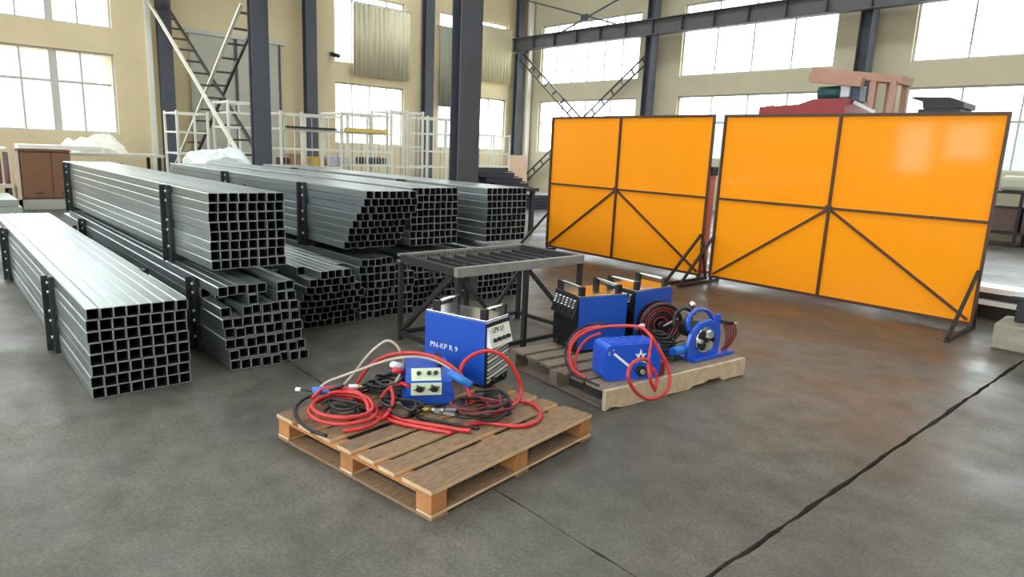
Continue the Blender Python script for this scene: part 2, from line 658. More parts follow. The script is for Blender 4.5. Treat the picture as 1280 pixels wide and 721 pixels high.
M_BR = mat('dark brace paint', (.055, .05, .05), .5)
M_BRLIT = mat('window lit brace tone', (.70, .66, .56), .5)  # window light on the near chord is put into this pale colour
lattice('ladder-like brace falling to the right from the column at the wall step', (-20.0, 5.2, 4.95), (-13.75, 5.2, 1.15), (0, .20, 0), 13, M_BRLIT, M_BR)
lattice('ladder-like brace rising to the right towards the dark column', (-19.95, 5.48, .55), (-14.35, 5.48, 4.25), (0, .20, 0), 14, M_BRLIT, M_BR)
lattice('lattice brace falling from the far corner behind the left orange screen', (-20.8, 18.6, 5.3), (-14.7, 18.6, .7), (0, .12, .1), 14, M_BR, M_BR, .05)
lattice('lattice brace falling left from the column above the left orange screen', (-14.75, 18.95, 4.91), (-20.75, 18.95, .4), (.07, 0, -.10), 14, M_BR, M_BR, .05)
t = thing('tie_rod_cross', 'thin dark rods crossing at a plate above the crane beam', 'brace')
B().bar((-20.6, 18.62, 7.35), (-14.8, 18.62, 5.66), .05).obj('rod', M_COLUMN, t)
B().bar((-20.6, 18.70, 5.45), (-14.8, 18.70, 7.20), .05).obj('rod', M_COLUMN, t)
B().box((-17.55, 18.66, 6.4), (.34, .03, .22)).obj('gusset_plate', M_COLUMN, t)

# far door, curtains, camera on the wall
d = struct(B().box((XF + .05, 7.6, 4.55), (.1, 2.9, .12)).obj('door_1', M_WFRAME))
for k in range(2):
    y0 = 6.25 + k * 1.34
    lf = B().box((XF + .05, y0 + .66, 2.25), (.06, 1.3, 4.46)).obj('door_leaf', M_DOOR, d)
    for zz in (1.5, 3.0):
        B().box((XF + .09, y0 + .66, zz), (.02, 1.3, .06)).obj('rail', M_DOOR, lf)
    B().box((XF + .09, y0 + 1.28, 2.25), (.03, .06, 4.46)).obj('edge_strip', M_COLUMN, lf)


def curtain(label, y0, y1, z0, z1, material, amp=.05, n=26):
    b = B()
    rows = []
    N = n * 4
    for j in range(2):
        for side in (0, 1):
            rows.append([b.bm.verts.new((XF + .16 + side * .012 + amp * math.sin(2 * PI * i / 4 + j * .4) * (.7 + .3 * math.sin(i * .7)), y0 + (y1 - y0) * i / N, (z0, z1)[j])) for i in range(N + 1)])
    a0, a1, c0, c1 = rows
    for i in range(N):
        for q in ((a0[i], a0[i + 1], c0[i + 1], c0[i]), (a1[i + 1], a1[i], c1[i], c1[i + 1]), (a0[i + 1], a0[i], a1[i], a1[i + 1]), (c0[i], c0[i + 1], c1[i + 1], c1[i])):
            f = b.bm.faces.new(q)
            f.smooth = True
    for q in ((a0[0], c0[0], c1[0], a1[0]), (a0[N], a1[N], c1[N], c0[N])):
        b.bm.faces.new(q)
    t = thing('curtain', label, 'curtain')
    b.obj('cloth', material, t)
    B().cyl((XF + .16, y0 - .1, z1 + .02), (XF + .16, y1 + .1, z1 + .02), .02).obj('curtain_rod', M_WFRAME, t)
    for yy in (y0, y1):
        B().box((XF + .09, yy, z1 + .02), (.20, .05, .05)).obj('bracket', M_WFRAME, t)
    return t


curtain('tan striped curtain hanging over the upper far window', 11.35, 13.55, 3.86, 6.15, M_CURT)
curtain('greenish grey curtain hanging at the window behind the middle column', 14.85, 15.5, 3.1, 5.9, mat('green grey curtain', (.40, .40, .32), .8))
curtain('cream curtain hanging in the far window right of the middle column', 16.5, 18.3, 4.18, 6.2, mat('cream curtain', (.70, .62, .42), .8), .03)
t = thing('security_camera', 'small dark security camera on the wall left of the tan curtain', 'camera', (XF, 10.65, 4.45))
B().box((.02, 0, 0), (.04, .12, .12)).obj('bracket', M_GREYP, t)
B().cyl((.04, 0, 0), (.34, .1, -.08), .07, 12).obj('camera_body', M_BLACK, t)

# ------------------------------------------------------------------ steel tube bundles
S = .0709
TL = 5.88


def tube_mesh(L):
    b = B()
    o, i, c = .0350, .0308, .0065
    sec = []
    for sy, sz in ((-1, -1), (1, -1), (1, 1), (-1, 1)):
        p, q = (sy * o, sz * (o - c)), (sy * (o - c), sz * o)
        sec += [p, q] if sy * sz > 0 else [q, p]
    outer = [[b.bm.verts.new((x, y, z)) for y, z in sec] for x in (0., -L)]
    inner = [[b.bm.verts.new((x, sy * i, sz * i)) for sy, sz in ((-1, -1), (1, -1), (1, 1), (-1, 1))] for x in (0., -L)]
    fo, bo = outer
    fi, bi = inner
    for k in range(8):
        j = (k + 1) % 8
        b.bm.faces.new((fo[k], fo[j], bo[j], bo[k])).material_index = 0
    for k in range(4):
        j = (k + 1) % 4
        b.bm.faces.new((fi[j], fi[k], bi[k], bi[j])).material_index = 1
        for oo, ii in ((fo, fi), (bo, bi)):
            b.bm.faces.new((oo[2 * k], oo[2 * k + 1], ii[k])).material_index = 2
            b.bm.faces.new((oo[2 * k + 1], oo[(2 * k + 2) % 8], ii[j], ii[k])).material_index = 2
    return b.mesh('tube', [M_STEEL, M_TUBEIN, M_CUT])


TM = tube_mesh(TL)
post_cache = {}


def bundle(label, x, y, z, rz=0., rows=8, cols=8, shear=0., prot=0., jit=.003, jx=.01, missing=(), recess=(), clamps=(-1.45, -4.45), foot=.0, drop=None, left_post=True, right_post=True):
    t = thing('steel_tube_bundle', label, 'steel tubes', (x, y, z), rz)
    rnd = random.Random(hash((round(x * 100), round(y * 100))))
    for r in range(rows):                       # row 0 lowest
        rs = shear * (rows - 1 - r)
        xo = prot * (rows - 1 - r) / (rows - 1)
        rj = rnd.uniform(-jit, jit) * 2
        for c in range(cols):
            if (r, c) in missing:
                continue
            o = link('tube', TM, t)
            rc = -rnd.uniform(.18, .45) if (r, c) in recess else 0
            o.location = (xo + rc + rnd.uniform(-jx, jx), (c + .5) * S + rs + rj + rnd.uniform(-jit, jit) * .5, foot + (r + .5) * S + rnd.uniform(-.0006, .0006))
            if jit > .004:
                o.rotation_euler = (rnd.uniform(-.03, .03), 0, rnd.uniform(-.001, .001))
    W, Hh = cols * S, rows * S + foot
    for cx in clamps:
        b = B()
        ws = abs(shear) * rows
        b.box((cx, W / 2, foot / 2 + .003), (.10, W + .03, max(foot - .004, .004)))
        b.obj('clamp_bar', M_CLAMP, t)
        for side in (-1, 1):
            if (side < 0 and not left_post) or (side > 0 and not right_post):
                continue
            a = (-.018 + shear * (rows - 1)) if side < 0 else W + .018 + shear * (rows - 1)
            e = (-.018) if side < 0 else W + .018
            p = B()
            if abs(shear) > .004:
                p.bar((cx, a, 0.01), (cx, e, Hh + .02), .10, .03, up=(0, 1, 0))
            else:
                p.box((cx, e, Hh / 2), (.10, .028, Hh - .002))
                p.box((cx - .04, e + side * .03, Hh / 2), (.02, .045, Hh - .002))
            po = p.obj('clamp_post', M_CLAMP, t)
            for q in (.92, .8, .55, .42, .2):
                yy = e + (a - e) * (1 - q)
                bl = B().cyl((cx + .015, yy + side * .012, Hh * q), (cx + .015, yy + side * .028, Hh * q), .012, 8)
                bl.obj('bolt', M_BOLT, po)
    return t


RX = -.003
bundle('nearest steel tube bundle alone on the floor at left, pale flat top', -4.56, .688, 0.004, RX, clamps=(-1.225, -4.33), jx=.006)
bundle('messy steel tube bundle on the floor beneath the front upper bundle', -4.82, 1.53, 0.004, 0, prot=.19, jit=.005, jx=.02, clamps=(-.45, -4.75), missing=((7, 5), (6, 2)), recess=((6, 1), (6, 4), (6, 5), (5, 1), (6, 0)))
bundle('neat steel tube bundle stacked on top at the front, black end holes', -5.10, 1.586, .577, .006, foot=.066, clamps=(-.94, -5.42))
bundle('low steel tube bundle with broken corner right of the front stack', -5.05, 2.34, 0.004, .004, prot=-.35, jit=.005, jx=.02, missing=((7, 6), (7, 7), (6, 7)), recess=((7, 5), (6, 6), (7, 0), (5, 7)), clamps=(-1.6, -4.6), right_post=False)
bundle('low steel tube bundle just left of the work table legs', -5.42, 2.99, 0.004, .0, jit=.005, jx=.03, missing=((7, 6), (7, 7)), recess=((7, 5), (6, 7)), clamps=(-1.6, -4.6), right_post=False, left_post=False)
bundle('slanted steel tube bundle on top, lower rows set further back', -5.18, 2.93, .577, 0, foot=.066, prot=-.45, jit=.005, jx=.02, clamps=(-1.25, -3.45), missing=((7, 7),), recess=(), right_post=False)
bundle('upper steel tube bundle with flush ends in front of the grey column', -5.54, 3.60, .577, 0, foot=.066, jit=.003, jx=.012, clamps=(-1.6, -4.6), left_post=False)
bundle('upper steel tube bundle at the right end of the stacks', -5.46, 4.49, .577, .01, foot=.066, jit=.002, jx=.008, clamps=(-1.6, -4.6))
bundle('low steel tube bundle hidden behind the work table', -5.6, 3.66, 0.004, 0, jit=.005, jx=.03, clamps=(-1.6, -4.6), missing=((7, 1), (6, 1)), left_post=False, right_post=False)
bundle('low steel tube bundle at the right end seen through the table frame', -5.5, 4.43, 0.004, 0, jit=.003, jx=.015, clamps=(-1.6, -4.6), left_post=False)

# ------------------------------------------------------------------ work table frame
t = thing('work_table', 'dark steel work table frame with open slatted top and braces', 'table', (-3.915, 2.966, 0), .01)
W_, L_, H_ = 1.345, .775, .735      # along y, along -x, height


def tb(name, m_, *bars):
    b = B()
    for q in bars:
        b.bar(*q)
    return b.obj(name, m_, t)


tb('near_rail', M_TABLE2, ((0, -.02, H_ - .035), (0, W_ + .02, H_ - .035), .05, .07))
tb('far_rail', M_TABLE2, ((-L_, -.02, H_ - .012), (-L_, W_ + .02, H_ - .012), .05, .02), ((-L_, -.02, H_ - .062), (-L_, W_ + .02, H_ - .062), .05, .02))
for k in range(42):
    B().box((-L_ + .01, .01 + k * (W_ - .02) / 41, H_ - .037), (.02, .014, .032)).obj('comb_tooth', M_TABLE2, t)
for yy in (0, W_):
    tb('side_rail', M_TABLE, ((-.025, yy, H_ - .035), (-L_ + .025, yy, H_ - .035), .045, .06))
for k in range(9):
    yy = .12 + k * (W_ - .24) / 8
    tb('top_slat', M_TABLE, ((-.025, yy, H_ - .06), (-L_ + .025, yy, H_ - .06), .022, .03))
tb('centre_rail', M_TABLE, ((-L_ / 2, .022, H_ - .085), (-L_ / 2, W_ - .022, H_ - .085), .04, .04))
for xx, yy in ((0, 0), (0, W_ * .52), (0, W_), (-L_, 0), (-L_, W_ * .52), (-L_, W_)):
    lg = B().box((xx, yy, (H_ - .07) / 2), (.036, .036, H_ - .07)).obj('leg', M_TABLE, t)
ZB = .06
tb('lower_rail', M_TABLE, ((-.0, .02, ZB), (0, W_ - .02, ZB), .035, .035))
tb('lower_rail', M_TABLE, ((-L_, .02, ZB), (-L_, W_ - .02, ZB), .035, .035))
for yy in (0, W_):
    tb('lower_rail', M_TABLE, ((-.02, yy, ZB), (-L_ + .02, yy, ZB), .035, .035))
tb('brace', M_TABLE, ((0, W_ * .54, H_ - .08), (0, W_ - .03, .1), .028, .028))
tb('brace', M_TABLE, ((-L_, W_ * .50, H_ - .09), (-L_, .06, .1), .03, .03))
tb('brace', M_TABLE, ((-.06, .0, H_ - .08), (-L_ + .03, .0, .1), .03, .03))
tb('brace', M_TABLE, ((-.02, .03, H_ - .08), (-.02, W_ * .26, .34), .024, .024))
tb('brace', M_TABLE, ((-.02, W_ * .47, H_ - .08), (-.02, W_ * .26, .34), .024, .024))

# ------------------------------------------------------------------ pallets
pal = thing('wooden_pallet', 'brown nine block wooden pallet in front, heaped with red hoses', 'pallet', (-2.183, 1.543, 0), 1.718)
PW, PL, PZ = 1.248, 1.224, .146


def board(c, sz, parent, name, top_m, side_m):
    """board with a dirty face and paler sawn sides"""
    b = B()
    b.box(c, sz, bev=.002)
    b.bm.normal_update()
    for f in b.bm.faces:
        f.material_index = 0 if abs(f.normal.z) > .8 else 1
    return b.obj(name, [top_m, side_m], parent)


y = 0.
for k, (wd, gap) in enumerate(((.195, .048), (.112, .048), (.112, .050), (.108, .072), (.118, .050), (.110, .050), (.151, 0))):
    board((PW / 2 + random.uniform(-.008, .008), y + wd / 2, PZ - .0105), (PW, wd, .021), pal, 'deck_board', M_WOOD, M_SAWN)
    y += wd + gap
for x0 in (.05, PW / 2, PW - .05):
    B().box((x0, PL / 2, PZ - .030), (.10, PL - .01, .017), bev=.002).obj('stringer_board', M_WOOD_E, pal)
    for y0 in (.055, PL / 2, PL - .055):
        B().box((x0, y0, PZ - .077), (.095, .10, .078), bev=.003).obj('block', M_WOOD_E, pal)
    B().box((x0, PL / 2, .008), (.10, PL + .01, .015), bev=.002).obj('skid_board', M_WOOD, pal)
for y0 in (.05, PL / 2, PL - .05):
    board((PW / 2, y0, .0235), (PW, .10, .015), pal, 'bottom_board', M_WOOD, M_SAWN)

pal2 = thing('wooden_pallet', 'grey weathered pallet with pale chipped front beam under blue machines', 'pallet', (-2.575, 3.15, 0), 1.478)
P2W, P2L, P2Z = 1.455, 1.06, .14
ds = [(.17, .03), (.11, .05), (.12, .05), (.12, .05), (.11, .04), (.15, 0)]
y = .04
for wd, gap in ds:
    B().box((P2W / 2 + random.uniform(-.008, .008), y + wd / 2, P2Z - .010), (P2W - .02, wd, .02), bev=.002).obj('deck_board', M_WOODG, pal2)
    y += wd + gap
# chipped solid front beam
b = B()
prof = []
rn = random.Random(3)
N = 34
for i in range(N + 1):
    u = i / N
    lo = .004 + max(0, noise.noise(Vector((u * 9, 1.3, 0)))) * .03
    if .56 < u < .70:
        lo = .018 + .012 * rn.random()
    if .70 <= u < .80:
        lo = .035 + .01 * rn.random()
    if u in (0, 1):
        lo = .004
    prof.append((u * P2W, lo))
top = [(u * P2W / 17, P2Z - .001 - rn.random() * .004) for u in range(17, -1, -1)]
b.prism(prof + top, (0, .036, 0), (1, 0, 0), (0, 0, 1), .034)
b.obj('front_beam', M_WOODP, pal2)
for y0 in (P2L / 2, P2L - .05):
    for k in range(3):
        B().box((.06 + k * (P2W - .12) / 2, y0, P2Z / 2 - .003), (.12, .08, P2Z - .036), bev=.003).obj('block', M_WOODG, pal2)
for x0 in (.06, P2W / 2, P2W - .06):
    B().box((x0, P2L / 2 + .03, .0075), (.09, P2L - .1, .013), bev=.002).obj('bottom_board', M_WOODG, pal2)

# ------------------------------------------------------------------ welding machines
MH = .435


def welder(label, loc, rz, L, W, txt=None, pmat=None):
    """length along +x (front at x=0 looking +x... body runs to -x), width along +y"""
    t = thing('welding_machine', label, 'welding machine', loc, rz)
    B().box((-L / 2, W / 2, .017), (L - .04, W - .04, .03)).obj('base_tray', M_BLACK, t)
    B().box((-L / 2, W / 2, .03 + (MH - .05) / 2), (L - .04, W - .014, MH - .05)).obj('chassis', M_BLACK, t)
    for yy in (.004, W - .004):
        B().box((-L / 2 - .01, yy, .02 + (MH - .03) / 2), (L - .03, .008, MH - .03), bev=.003).obj('side_cover', M_BLUE, t)
    B().box((-L / 2 - .01, W / 2, MH - .006), (L - .03, W - .018, .012), bev=.003).obj('top_cover', M_SILVER, t)
    # front: slanted white control plate over a louvred grille
    b = B()
    b.prism([(-.03, MH - .012), (.018, MH - .17), (-.03, MH - .17), (-.045, MH - .012)], (0, W - .014, 0), (1, 0, 0), (0, 0, 1), W - .028)
    pn = b.obj('control_panel', pmat or M_PANELW, t)
    up = Vector((-.048, 0, .158)).normalized()
    Mx = frame((-.0060, .035, MH - .085), (0, 1, 0), up)
    if pmat is None:
        lettering(': LPV LF', .046, Mx, pn, M_BLACK)
    else:
        for i in range(4):
            for j in range(6):
                q = Vector((-.012, .05 + j * (W - .1) / 5, MH - .04)) - up * (i * .018)
                B().box(q + Vector((.002, 0, 0)), (.012, .012 + .006 * ((i + j) % 2), .008)).obj('indicator', M_GREYP if (i * j) % 3 else M_WHITEP, pn)
    for k in range(4):
        q = Vector((.005, .06 + k * (W - .12) / 3, MH - .128))
        B().cyl(q, q + Vector((.018, 0, .005)), .013, 10).obj('knob', M_BLACK, pn)
    for k in range(8):
        zz = .04 + k * .026
        B().bar((-.012, .022, zz), (-.012, W - .022, zz + .035), .012, .008, up=(1, 0, 0)).obj('grille_louvre', (M_GREYP if k % 2 == 0 else M_PANELW) if pmat is None else M_BLACK, t)
    for yy in (W * .3, W * .7):
        B().cyl((-.018, yy, .045), (.015, yy, .045), .018, 12).obj('socket', M_BLACK, t)
    # two carrying handles
    for xx in (-.055, -L + .075):
        hb = B()
        hb.tube([(xx, .03, MH + .004), (xx, .032, MH + .045), (xx, .06, MH + .058), (xx, W - .06, MH + .058), (xx, W - .032, MH + .045), (xx, W - .03, MH + .004)], .011, 8, 4)
        h = hb.obj('handle', M_SILVER, t)
        for yy in (.03, W - .03):
            B().box((xx, yy, MH + .030), (.045, .036, .075), bev=.005).obj('handle_post', M_BLACK, h)
    if txt:
        M = frame((-L + .05, -.0012, .20), (1, 0, 0), (0, 0, 1))
        lettering(txt, .050, M, t, M_WHITEP)
    return t


welder('blue welding machine with white lettering on the front pallet', (-3.012, 2.525, .147), .287, .50, .27, 'PN-KP R 9')
welder('blue welding machine at left on the rear pallet, black front', (-3.245, 3.555, .141), 1.318 + PI, .46, .36, pmat=M_BLACK)

# the machines on the rear pallet show their other side: front looks to -y, side to +x
W2 = bpy.data.objects['welding_machine.001']
W2.rotation_euler = (0, 0, math.radians(-104.5))
W2.location = (-3.593, 3.645, .141)
w3 = welder('blue welding machine at the right rear behind the hose reel', (-3.50, 4.13, .141), math.radians(-93), .47, .34, pmat=M_BLACK)

# ------------------------------------------------------------------ wire feeders
# on the front pallet: tilted pale panel with two black knobs
f = thing('wire_feeder', 'blue wire feeder with pale green two-knob panel among the hoses', 'wire feeder', (-3.02, 2.10, .147), math.radians(-30))
f.scale = (1.25, 1.3, .92)
B().box((-.13, 0, .035), (.27, .23, .068), bev=.006).obj('base', M_BLUE, f)
B().box((-.16, 0, .135), (.20, .20, .13), bev=.01).obj('body', M_BLUE, f)
b = B()
b.prism([(-.06, .07), (.012, .07), (.012, .155), (-.05, .225), (-.1, .225), (-.1, .07)], (0, .10, 0), (1, 0, 0), (0, 0, 1), .20)
b.obj('nose', M_BLUE, f)
pn = B().box((.015, -.012, .112), (.008, .135, .078), bev=.002).obj('knob_panel', M_CREAMG, f)
for yy in (-.043, .02):
    B().cyl((.019, yy, .118), (.040, yy, .118), .0165, 12).obj('knob', M_BLACK, pn)
    for k in range(4):
        a = k * PI / 2 + .4
        B().bar((.021, yy, .118), (.021, yy + .026 * math.cos(a), .118 + .026 * math.sin(a)), .006, .004, up=(1, 0, 0)).obj('dial_mark', M_BLACK, pn)
up = Vector((-.062, 0, .07)).normalized()
nn = up.cross(Vector((0, -1, 0))) * -1
pt = B()
pt.bar(Vector((.008, -.012, .162)), Vector((-.044, -.012, .220)), .13, .008)
tp = pt.obj('meter_panel', M_CREAMG, f)
for yy in (-.045, .0, .03):
    q = Vector((-.018, yy, .196))
    B().cyl(q, q + Vector((.02, 0, .018)), .010, 10).obj('button', M_BLACK, tp)
B().tube([(-.05, .05, .226), (-.05, .05, .26), (-.09, .05, .27), (-.17, .05, .262), (-.19, .05, .20)], .011, 8, 4).obj('handle', M_BLACK, f)
B().cyl((-.20, -.10, .16), (-.16, -.155, .20), .02, 10).obj('hose_fitting', M_WHITEP, f)
B().cyl((-.12, -.10, .16), (-.08, -.15, .20), .016, 10).obj('hose_fitting', M_RED, f)

# box feeder at the front of the rear pallet
f = thing('wire_feeder_box', 'ribbed blue feeder box with white emblem behind the hanging red hose', 'wire feeder', (-2.70, 3.27, .141), math.radians(-22))
BW, BD, BH = .41, .19, .245


def rrect(w_, h_, r, n=5):
    out = []
    for cx, cy, a in ((w_ - r, r, -90), (w_ - r, h_ - r, 0), (r, h_ - r, 90), (r, r, 180)):
        for k in range(n + 1):
            q = math.radians(a + 90 * k / n)
            out.append((cx + r * math.cos(q), cy + r * math.sin(q)))
    return out


b = B()
b.prism(rrect(BW, BH, .035), (-BD, 0, .0), (0, 1, 0), (0, 0, 1), BD, bev=.006)
b.obj('case', M_BLUE2, f)
for k in range(11):
    yy = .05 + k * (BW - .1) / 10
    B().box((-BD / 2, yy, BH + .003), (BD - .03, .014, .012), bev=.003).obj('top_rib', M_BLUE2, f)
for zz in (.045, .09, .135, .18):
    B().box((-BD / 2, -.003, zz), (BD - .04, .01, .014), bev=.003).obj('side_rib', M_BLUE2, f)
for yy, zz in ((.02, .20), (.05, .215), (.02, .185)):
    B().cyl((0, yy, zz), (.006, yy, zz), .007, 8).obj('screw', M_BOLT, f)
B().bar((.003, .055, .19), (.003, .19, .085), .016, .003, up=(1, 0, 0)).obj('white_stripe', M_WHITEP, f)
em = B().prism([(-.05, -.04), (-.022, .004), (-.042, .03), (-.012, .026), (0, .06), (.012, .026), (.042, .03), (.022, .004), (.05, -.04), (.0, -.022)], (.0005, .255, .15), (0, 1, 0), (0, 0, 1), .003).obj('emblem', M_WHITEP, f)
B().prism([(-.016, -.008), (.016, -.008), (.0, .025)], (.0036, .255, .15), (0, 1, 0), (0, 0, 1), .002).obj('emblem_triangle', M_BLACK, em)
cn = B().cyl((0, .26, .062), (.03, .26, .062), .036, 16).obj('socket', M_BLACK, f)
B().cyl((.03, .26, .062), (.042, .26, .062), .018, 12).obj('socket_pin', M_BOLT, cn)
B().box((.004, BW - .06, .135), (.01, .028, .10), bev=.003).obj('latch', M_BLUE2, f)
B().box((-.10, BW + .02, .06), (.20, .05, .10), bev=.01).obj('side_bracket', M_DRED, f)

# open wire feeder with round drive plate at the right end of the rear pallet
f = thing('wire_feeder', 'open blue wire feeder with silver drive gears at the pallet corner', 'wire feeder', (-2.62, 4.09, .141), math.radians(-4))
f.scale = (1, 1.12, 1.03)
B().box((-.12, .26, .012), (.30, .44, .022), bev=.004).obj('base_plate', M_BLUE2, f)
b = B()
b.prism([(.02, .02), (.20, .0), (.34, .01), (.36, .16), (.33, .24), (.24, .285), (.12, .27), (.04, .20), (.01, .11)], (-.045, 0, .0), (0, 1, 0), (0, 0, 1), .03, bev=.004)
b.obj('drive_plate', M_BLUE2, f)
g = B()
g.cyl((-.015, .17, .145), (.0, .17, .145), .092, 24)
gp = g.obj('gear_cover', M_CHROME, f)
for k, (dy, dz, r) in enumerate(((-.04, .042, .034), (.042, .036, .030), (-.036, -.040, .032), (.038, -.044, .034), (0, 0, .018), (-.062, .0, .016), (.066, -.004, .016))):
    G = B()
    n = 14
    prof = []
    for i in range(2 * n):
        a = PI * i / n
        rr = r if i % 2 else r * .84
        prof += [(rr * math.cos(a), rr * math.sin(a))]
    G.prism(prof, (.0, .17 + dy, .145 + dz), (0, 1, 0), (0, 0, 1), .012 + .002 * k)
    G.obj('gear', M_BOLT if k % 2 else M_BLACK, gp)
B().cyl((-.05, -.10, .09), (-.05, .04, .09), .032, 16).obj('roller', M_TORCH, f)
B().cyl((-.05, -.115, .09), (-.05, -.10, .09), .024, 16).obj('roller_cap', M_BLUE2, f)
B().cyl((-.20, .17, .20), (-.05, .17, .20), .065, 18).obj('motor', M_BLACK, f)
B().tube([(-.06, .06, .22), (-.07, .05, .30), (-.09, .14, .345), (-.10, .26, .335), (-.10, .34, .27), (-.08, .36, .17)], .016, 8, 5).obj('arc_guard', M_BLUE2, f)
B().tube([(-.16, .02, .22), (-.18, .04, .31), (-.19, .14, .345), (-.19, .24, .30)], .014, 8, 5).obj('arc_guard', M_BLACK, f)
B().box((-.03, .43, .235), (.05, .12, .03), rot=Matrix.Rotation(-.2, 3, 'X'), bev=.008).obj('handle', M_BLACK, f)
B().cyl((-.03, .49, .225), (-.02, .535, .21), .012, 8).obj('handle_tip', M_CREAM, f)
B().box((-.05, .35, .17), (.02, .05, .27), bev=.004).obj('side_post', M_BLUE2, f)
for k in range(5):
    B().tube([(-.03 + .01 * k, .40 + .018 * k, .22), (-.01 + .006 * k, .41 + .02 * k, .15), (.0, .40 + .018 * k, .08), (-.02, .385 + .014 * k, .03)], .007, 6, 5).obj('lead', M_DRED, f)

# hose reel standing behind it
f = thing('hose_reel', 'coil of dark red hose on a reel before the right blue machine', 'hose reel', (-3.0, 4.27, .141), math.radians(-28))
for k in range(5):
    r = .165 - .026 * k
    xx = .015 - .006 * k
    for dx in (0, -.03):
        B().tube([(xx + dx, r * math.cos(a), .18 + r * math.sin(a)) for a in [2 * PI * i / 20 for i in range(20)]], .0125, 8, 2, closed=True).obj('hose_turn', M_DRED if (k + (dx < 0)) % 3 else M_RUBBER, f)
B().cyl((-.07, 0, .18), (.04, 0, .18), .035, 14).obj('hub', M_BLACK, f)
B().cyl((-.075, 0, .18), (-.062, 0, .18), .178, 28).obj('back_disc', M_BLACK, f)
B().bar((.035, 0, .18), (.05, .11, .24), .012, .01).obj('crank', M_CREAM, f)
B().box((-.02, 0, .012), (.16, .22, .02)).obj('foot_plate', M_BLACK, f)
for s in (-1, 1):
    B().bar((-.09, s * .08, .02), (-.085, 0, .18), .02, .02).obj('stand_leg', M_BLACK, f)
b = B()
b.ball((-2.88, 4.49, .475), .03)
g = thing('gas_gauge', 'shiny round gauge on a black valve stem above the hose reel', 'gauge', (-2.88, 4.49, .142))
B().ball((0, 0, .335), .03).obj('gauge_ball', M_CHROME, g)
B().cyl((0, 0, 0), (0, 0, .312), .014, 10).obj('stem', M_BLACK, g)
B().cyl((0, -.05, .26), (0, .05, .26), .016, 10).obj('valve_body', M_BRASS, g)
B().cyl((0, 0, 0), (0, 0, .012), .05, 14).obj('foot', M_BLACK, g)
b.bm.free()

# ------------------------------------------------------------------ hoses and cables


def hose(name, label, cat, pts, r, material, ends=None, sub=6, group=None):
    o = thing(name, label, cat)
    B().tube(pts, r, 8, sub).obj('hose' if 'hose' in name else 'cable', material, o)
    if group:
        o['group'] = group
    if ends:
        for e in ends:
            nm, m_, a, bb, rr = e
            B().cyl(a, bb, rr, 12).obj(nm, m_, o)
    return o


hose('torch_cable', 'cream torch cable arching over the hose heap from blue grip to blue grip', 'cable',
     [(-3.418, 1.614, 0.222), (-3.452, 1.68, 0.24), (-3.418, 1.749, 0.27), (-3.338, 1.835, 0.32), (-3.284, 1.935, 0.36), (-3.218, 2.029, 0.39), (-3.115, 2.099, 0.41), (-3.007, 2.153, 0.4), (-2.93, 2.2, 0.36), (-2.903, 2.23, 0.325)],
     .008, M_CREAM, [('grip', M_TORCH, (-3.435, 1.585, .215), (-3.361, 1.722, .215), .022), ('grip', M_TORCH, (-2.925, 2.17, .358), (-2.80, 2.235, .300), .024)])
hose('bent_cable', 'thin cream cable standing up in a bent loop behind the heap', 'cable',
     [(-3.52, 1.80, .155), (-3.461, 1.865, 0.26), (-3.375, 1.881, 0.36), (-3.31, 1.913, 0.44), (-3.297, 1.985, 0.48), (-3.27, 2.028, 0.46), (-3.255, 2.058, 0.4), (-3.28, 2.09, 0.30), (-3.30, 2.02, .17)], .008, M_CREAM)
hose('red_hose', 'red hose arching above the pale green feeder panel', 'hose',
     [(-3.45, 1.86, .17), (-3.41, 1.90, .27), (-3.364, 1.955, 0.345), (-3.297, 2.024, 0.39), (-3.152, 2.069, 0.43), (-3.038, 2.13, 0.43), (-2.954, 2.183, 0.395), (-2.886, 2.225, 0.34), (-2.83, 2.24, .26), (-2.80, 2.24, .18)], .011, M_RED)
hose('red_hose', 'red hose looping down in front of the pale green feeder panel', 'hose',
     [(-3.06, 1.985, 0.27), (-3.146, 2.0, 0.26), (-3.20, 2.02, 0.23), (-3.225, 2.0, 0.22), (-3.232, 1.953, 0.2), (-3.173, 1.881, 0.185), (-3.063, 1.831, 0.167), (-2.955, 1.826, 0.162), (-2.85, 1.86, 0.162), (-2.737, 1.927, 0.162), (-2.641, 1.988, 0.162), (-2.56, 2.05, .162)], .0125, M_RED)
hose('red_hose', 'second red strand lying beside the looped hose near the pallet middle', 'hose',
     [(-3.21, 1.92, .16), (-3.13, 1.845, .16), (-3.03, 1.80, .16), (-2.93, 1.79, .16), (-2.82, 1.83, .16), (-2.70, 1.90, .16), (-2.60, 1.955, .16)], .0115, M_RED)
hose('red_hose', 'red hose standing in a tall loop before the white machine panel', 'hose',
     [(-2.80, 2.38, .163), (-2.85, 2.334, 0.18), (-2.87, 2.286, 0.22), (-2.891, 2.258, 0.27), (-2.925, 2.247, 0.33), (-2.94, 2.285, 0.39), (-2.925, 2.345, 0.43), (-2.89, 2.42, 0.45), (-2.845, 2.48, 0.43), (-2.81, 2.535, 0.37), (-2.785, 2.58, 0.28), (-2.765, 2.585, 0.2), (-2.718, 2.506, 0.165), (-2.684, 2.385, 0.162), (-2.66, 2.258, 0.162)], .012, M_RED)
hose('red_hose', 'red hose lying in a wide loop on the right deck boards', 'hose',
     [(-2.889, 2.283, 0.165), (-2.849, 2.342, 0.163), (-2.782, 2.438, 0.16), (-2.73, 2.55, 0.16), (-2.64, 2.575, 0.16), (-2.53, 2.525, 0.16), (-2.455, 2.426, 0.16), (-2.45, 2.317, 0.16), (-2.521, 2.244, 0.16), (-2.606, 2.181, 0.16), (-2.638, 2.064, 0.16)], .0115, M_RED)
